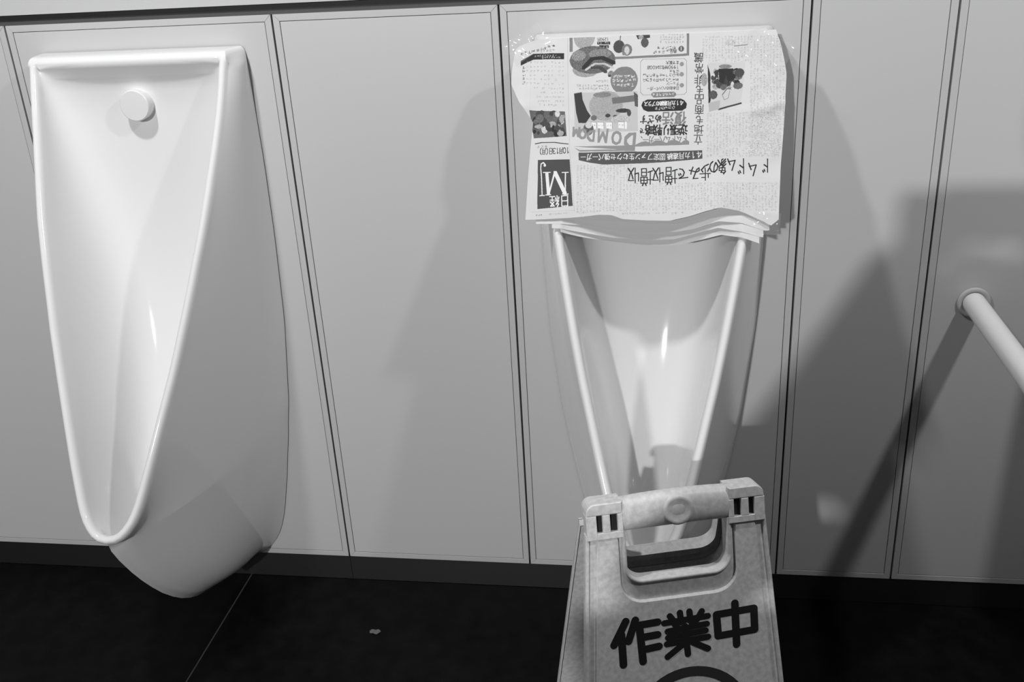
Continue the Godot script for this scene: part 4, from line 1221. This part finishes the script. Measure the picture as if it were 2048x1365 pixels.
func floor_sign() -> void:
	var t := thing("folding_floor_sign", "pale plastic folding floor sign with three black characters standing before the papered urinal", "sign", Vector3(0.2889, 0, 0.5782), deg_to_rad(15.98))
	var front := panel_shell(t, "front_panel")
	front.position = Vector3(0, 0.6, 0)
	front.rotation.x = -deg_to_rad(13.0)
	var chars := [
		[[-76, 155, -94, 187], [-83, 173, -83, 217], [-63, 155, -74, 184], [-60, 163, -33, 162], [-58, 164, -56, 216], [-56, 181, -34, 180], [-55, 199, -33, 197]],
		[[-16, 156, -8, 168], [-2, 153, -1, 167], [11, 153, 12, 167], [28, 155, 21, 166], [-24, 165, 36, 163], [-10, 168, -5, 176], [19, 166, 16, 174], [-20, 177.5, 34, 174], [-20, 186.5, 32, 183.5], [-22, 195.5, 35, 193], [4, 173, 6, 214], [0, 199, -22, 214], [14, 198, 34, 210]],
		[[48, 163, 100, 161, 100, 192, 49, 194, 48, 163], [74, 150, 74, 210]]]
	for i in 3:
		var st := new_st()
		add_strokes(st, chars[i], 5.2 if i != 1 else 4.3, 2.95, 3.25)
		put("printed_character", done(st), M.print, front)
	# red ring below the characters, grey in this monochrome picture
	var st := new_st()
	for k in 48:
		var a := TAU * k / 48.0
		var b := TAU * (k + 1) / 48.0
		var q := []
		for e in [[a, 84.0], [b, 84.0], [b, 69.5], [a, 69.5]]:
			q.append_array([8.0 + sin(e[0]) * e[1], 317.0 - cos(e[0]) * e[1]])
		add_prism(st, mm(q), 0.00295, 0.00325)
	put("printed_ring", done(st), M.ring, front)
	hinge_block(front, -1.0)
	hinge_block(front, 1.0)
	# hand grip: a rounded bar with a shallow round boss
	st = new_st()
	st.set_smooth_group(0)
	var rows := []
	for i in 25:
		var x := lerpf(-74.0, 74.0, i / 24.0)
		var arch := 3.0 * (1.0 - pow(x / 74.0, 2.0))
		var r := PackedVector3Array()
		for k in 33:
			var an := TAU * (k % 32) / 32.0
			var cy := signf(cos(an)) * pow(absf(cos(an)), 0.75)
			var cz := signf(sin(an)) * pow(absf(sin(an)), 0.75)
			r.append(Vector3(x, -(9.0 - arch * 0.5) + cy * (22.5 + arch * 0.4), -10.0 + cz * 15.0) * 0.001)
		rows.append(r)
	grid(st, rows)
	var grip := put("hand_grip", done(st), M.sign, front)
	st = new_st()
	add_lathe(st, PackedVector2Array([Vector2(0.022, -0.006), Vector2(0.0205, 0.0), Vector2(0.018, 0.0018), Vector2(0.015, 0.0012), Vector2(0.009, -0.0002), Vector2(0.0, -0.0006)]), Vector3(0.003, -0.008, 0.005), 36)
	put("grip_boss", done(st), M.sign, grip)
	var back := panel_shell(t, "back_panel")
	back.position = Vector3(0, 0.597, -0.03)
	back.rotation = Vector3(-deg_to_rad(14.0), PI, 0)

func scrap() -> void:
	var st := new_st()
	st.set_smooth_group(0)
	var rows := []
	for i in 5:
		var r := PackedVector3Array()
		for j in 9:
			var x := (j - 4) * 0.0028
			var z := (i - 2) * 0.0034 * sqrt(maxf(0.05, 1.0 - pow((j - 4) / 4.2, 2.0)))
			r.append(Vector3(x, 0.0012 + 0.0012 * sin(j * 1.3 + i), z))
		rows.append(r)
	grid(st, rows)
	var o := put("paper_scrap", done(st), M.scrap, self)
	o.position = Vector3(-0.297, 0, 0.164)
	tag(o, "tiny pale scrap lying on the dark floor below the plain panel", "scrap")

# ---------------------------------------------------------------- photographer, whose shadow falls on the wall
func cap(p: Vector3, b: Array) -> float:
	var a: Vector3 = b[0]
	var d: Vector3 = b[1] - a
	var t := clampf((p - a).dot(d) / maxf(d.length_squared(), 1e-9), 0.0, 1.0)
	return p.distance_to(a + d * t) - lerpf(b[2], b[3], t)

func nets(st: SurfaceTool, bones: Array, lo: Vector3, hi: Vector3, cell: float, k: float) -> void:
	var n := Vector3i(((hi - lo) / cell).ceil()) + Vector3i.ONE
	var val := PackedFloat32Array()
	val.resize(n.x * n.y * n.z)
	for z in n.z:
		for y in n.y:
			for x in n.x:
				var p := lo + Vector3(x, y, z) * cell
				var s := 0.0
				var near := 1e9
				for b in bones:
					var d := cap(p, b)
					near = minf(near, d)
					if d < k * 6.0:
						s += exp(-d / k)
				val[(z * n.y + y) * n.x + x] = near if s <= 0.0 else -k * log(s)
	var vert := {}
	var cols := {}
	var cor := [Vector3i(0, 0, 0), Vector3i(1, 0, 0), Vector3i(0, 1, 0), Vector3i(1, 1, 0), Vector3i(0, 0, 1), Vector3i(1, 0, 1), Vector3i(0, 1, 1), Vector3i(1, 1, 1)]
	var eds := [[0, 1], [2, 3], [4, 5], [6, 7], [0, 2], [1, 3], [4, 6], [5, 7], [0, 4], [1, 5], [2, 6], [3, 7]]
	for z in n.z - 1:
		for y in n.y - 1:
			for x in n.x - 1:
				var v := []
				var neg := 0
				for c in cor:
					var q: float = val[((z + c.z) * n.y + y + c.y) * n.x + x + c.x]
					v.append(q)
					if q < 0.0:
						neg += 1
				if neg == 0 or neg == 8:
					continue
				var sum := Vector3.ZERO
				var cnt := 0
				for e in eds:
					if (v[e[0]] < 0.0) != (v[e[1]] < 0.0):
						var t: float = v[e[0]] / (v[e[0]] - v[e[1]])
						sum += Vector3(cor[e[0]]).lerp(Vector3(cor[e[1]]), t)
						cnt += 1
				var p := lo + (Vector3(x, y, z) + sum / cnt) * cell
				var id := (z * n.y + y) * n.x + x
				vert[id] = p
				var best := 1e9
				var c2 := 0.1
				for b in bones:
					var d := cap(p, b)
					if d < best:
						best = d
						c2 = b[4]
				cols[id] = Color(c2, c2, c2)
	var strides := [1, n.x, n.x * n.y]
	st.set_smooth_group(0)
	for z in range(1, n.z - 1):
		for y in range(1, n.y - 1):
			for x in range(1, n.x - 1):
				var id := (z * n.y + y) * n.x + x
				for ax in 3:
					var a := val[id] < 0.0
					var b := val[id + strides[ax]] < 0.0
					if a == b:
						continue
					var s1: int = strides[(ax + 1) % 3]
					var s2: int = strides[(ax + 2) % 3]
					var q := [id - s1 - s2, id - s2, id, id - s1]
					if not a:
						q.reverse()
					if not (vert.has(q[0]) and vert.has(q[1]) and vert.has(q[2]) and vert.has(q[3])):
						continue
					for i in [0, 2, 1, 0, 3, 2]:
						st.set_color(cols[q[i]])
						st.add_vertex(vert[q[i]])

func person() -> void:
	var t := thing("person", "person in a dark jacket standing behind the camera and holding it up", "person", Vector3(0.33, 0, 2.0))
	var J := 0.03
	var T := 0.05
	var SK := 0.35
	var HR := 0.015
	var SH := 0.02
	var bones := [
		[Vector3(0, 0.88, 0), Vector3(0, 1.05, 0.0), 0.125, 0.120, J], [Vector3(0, 1.05, 0), Vector3(0, 1.24, 0.0), 0.12, 0.135, J],
		[Vector3(-0.09, 0.92, 0), Vector3(0.09, 0.92, 0), 0.10, 0.10, J], [Vector3(-0.15, 1.27, 0), Vector3(0.15, 1.27, 0), 0.075, 0.075, J], [Vector3(-0.10, 1.20, 0), Vector3(0.10, 1.20, 0), 0.10, 0.10, J],
		[Vector3(0, 1.30, 0.0), Vector3(0, 1.40, -0.02), 0.06, 0.052, SK]]
	for s in [-1.0, 1.0]:
		var elbow := Vector3(-0.34, 1.03, -0.08) if s < 0.0 else Vector3(0.27, 1.05, -0.08)
		bones.append([Vector3(s * 0.18, 1.27, 0), elbow, 0.062, 0.05, J])
		bones.append([elbow, Vector3(s * 0.105 - 0.055, 1.265, -0.225), 0.048, 0.036, J])
		bones.append([Vector3(s * 0.15, 0.96, 0.01), Vector3(s * 0.185, 1.14, 0.0), 0.085, 0.09, J])
		bones.append([Vector3(s * 0.085, 0.86, 0), Vector3(s * 0.095, 0.47, -0.01), 0.088, 0.062, T])
		bones.append([Vector3(s * 0.095, 0.47, -0.01), Vector3(s * 0.10, 0.09, 0.02), 0.062, 0.046, T])
		bones.append([Vector3(s * 0.10, 0.05, 0.04), Vector3(s * 0.11, 0.042, -0.13), 0.05, 0.042, SH])
	var st := new_st()
	nets(st, bones, Vector3(-0.46, -0.03, -0.32), Vector3(0.36, 1.45, 0.2), 0.017, 0.016)
	# head
	var hc := Vector3(0, 1.495, -0.03)
	var head := [
		[hc + Vector3(0, 0.03, 0.015), hc + Vector3(0, 0.02, -0.01), 0.083, 0.08, SK], [hc + Vector3(0, -0.02, -0.03), hc + Vector3(0, -0.065, -0.04), 0.062, 0.045, SK],
		[hc + Vector3(0, 0.0, -0.09), hc + Vector3(0, -0.028, -0.103), 0.009, 0.015, SK], [hc + Vector3(-0.02, -0.06, -0.078), hc + Vector3(0.02, -0.06, -0.078), 0.010, 0.010, 0.22],
		[hc + Vector3(-0.032, 0.008, -0.078), hc + Vector3(-0.031, 0.008, -0.079), 0.012, 0.012, 0.03], [hc + Vector3(0.032, 0.008, -0.078), hc + Vector3(0.031, 0.008, -0.079), 0.012, 0.012, 0.03],
		[hc + Vector3(-0.082, 0.01, 0.0), hc + Vector3(-0.082, -0.03, 0.0), 0.014, 0.010, SK], [hc + Vector3(0.082, 0.01, 0.0), hc + Vector3(0.082, -0.03, 0.0), 0.014, 0.010, SK],
		[hc + Vector3(0, 0.055, 0.03), hc + Vector3(0, 0.06, -0.03), 0.08, 0.062, HR], [hc + Vector3(0, 0.02, 0.04), hc + Vector3(0, -0.03, 0.04), 0.075, 0.06, HR], [hc + Vector3(0, -0.06, 0.0), hc + Vector3(0, -0.12, 0.01), 0.05, 0.052, SK]]
	nets(st, head, hc + Vector3(-0.13, -0.16, -0.15), hc + Vector3(0.13, 0.17, 0.16), 0.008, 0.007)
	# hands round the camera: palm, four fingers and a thumb each
	for s in [-1.0, 1.0]:
		var w := Vector3(s * 0.105 - 0.055, 1.265, -0.225)
		var pc := Vector3(s * 0.068 - 0.057, 1.315, -0.245)
		var hand := [[w, pc, 0.026, 0.022, SK], [pc + Vector3(0, -0.018, 0), pc + Vector3(0, 0.02, -0.004), 0.021, 0.02, SK]]
		var len := [0.028, 0.034, 0.032, 0.024]
		for f in 4:
			var r0 := pc + Vector3(s * 0.006, 0.026 - f * 0.017, -0.012)
			var r1 := r0 + Vector3(s * 0.004, 0.0, -len[f])
			var r2 := r1 + Vector3(-s * 0.026, -0.002, -0.008)
			hand.append([r0, r1, 0.0088, 0.0082, SK])
			hand.append([r1, r2, 0.0082, 0.0072, SK])
		var h0 := pc + Vector3(-s * 0.004, -0.022, 0.004)
		var h1 := h0 + Vector3(-s * 0.026, 0.012, 0.006)
		hand.append([h0, h1, 0.0105, 0.0095, SK])
		hand.append([h1, h1 + Vector3(-s * 0.01, 0.022, -0.002), 0.0095, 0.008, SK])
		nets(st, hand, pc + Vector3(-0.075, -0.085, -0.075), pc + Vector3(0.075, 0.06, 0.06), 0.0042, 0.0035)
	var bm := mat(1.0, 0.8)
	bm.vertex_color_use_as_albedo = true
	put("body", done(st), bm, t)
	# bag hanging from the shoulder
	var bag := thing("shoulder_bag", "large black shoulder bag hanging at the person's left hip", "bag", Vector3(0.33, 0, 2.0))
	var bs := new_st()
	nets(bs, [[Vector3(-0.27, 0.62, 0.08), Vector3(-0.41, 0.62, 0.08), 0.09, 0.09, J], [Vector3(-0.27, 0.98, 0.085), Vector3(-0.42, 0.99, 0.085), 0.075, 0.07, J], [Vector3(-0.27, 0.62, 0.08), Vector3(-0.27, 0.98, 0.085), 0.09, 0.075, J], [Vector3(-0.41, 0.62, 0.08), Vector3(-0.42, 0.99, 0.085), 0.09, 0.07, J], [Vector3(-0.34, 0.62, 0.08), Vector3(-0.345, 0.985, 0.085), 0.09, 0.07, J]], Vector3(-0.56, 0.48, -0.06), Vector3(-0.14, 1.1, 0.24), 0.014, 0.01)
	put("bag_body", done(bs), bm, bag)
	bs = new_st()
	add_tube(bs, [Vector3(-0.24, 1.03, 0.10), Vector3(-0.19, 1.17, 0.09), Vector3(-0.15, 1.33, 0.07), Vector3(-0.13, 1.36, 0.0), Vector3(-0.14, 1.33, -0.08), Vector3(-0.19, 1.15, -0.10), Vector3(-0.26, 0.93, 0.0)], [0.012, 0.012, 0.012, 0.012, 0.012, 0.012, 0.012], 8)
	put("strap", done(bs), M.print, bag)
	# the camera in the hands
	var c := thing("compact_camera", "black compact camera held up in front of the person", "camera", Vector3(0.2731, 1.3306, 1.745))
	put("camera_body", prism(PackedVector2Array([Vector2(-0.052, -0.03), Vector2(0.052, -0.03), Vector2(0.055, -0.027), Vector2(0.055, 0.027), Vector2(0.052, 0.03), Vector2(-0.052, 0.03), Vector2(-0.055, 0.027), Vector2(-0.055, -0.027)]), -0.012, 0.016, 0.002), M.print, c)
	var ls := new_st()
	add_lathe(ls, PackedVector2Array([Vector2(0.026, -0.012), Vector2(0.026, -0.020), Vector2(0.022, -0.021), Vector2(0.022, -0.028), Vector2(0.012, -0.026), Vector2(0.0, -0.025)]), Vector3.ZERO)
	put("lens", done(ls), M.black, c)
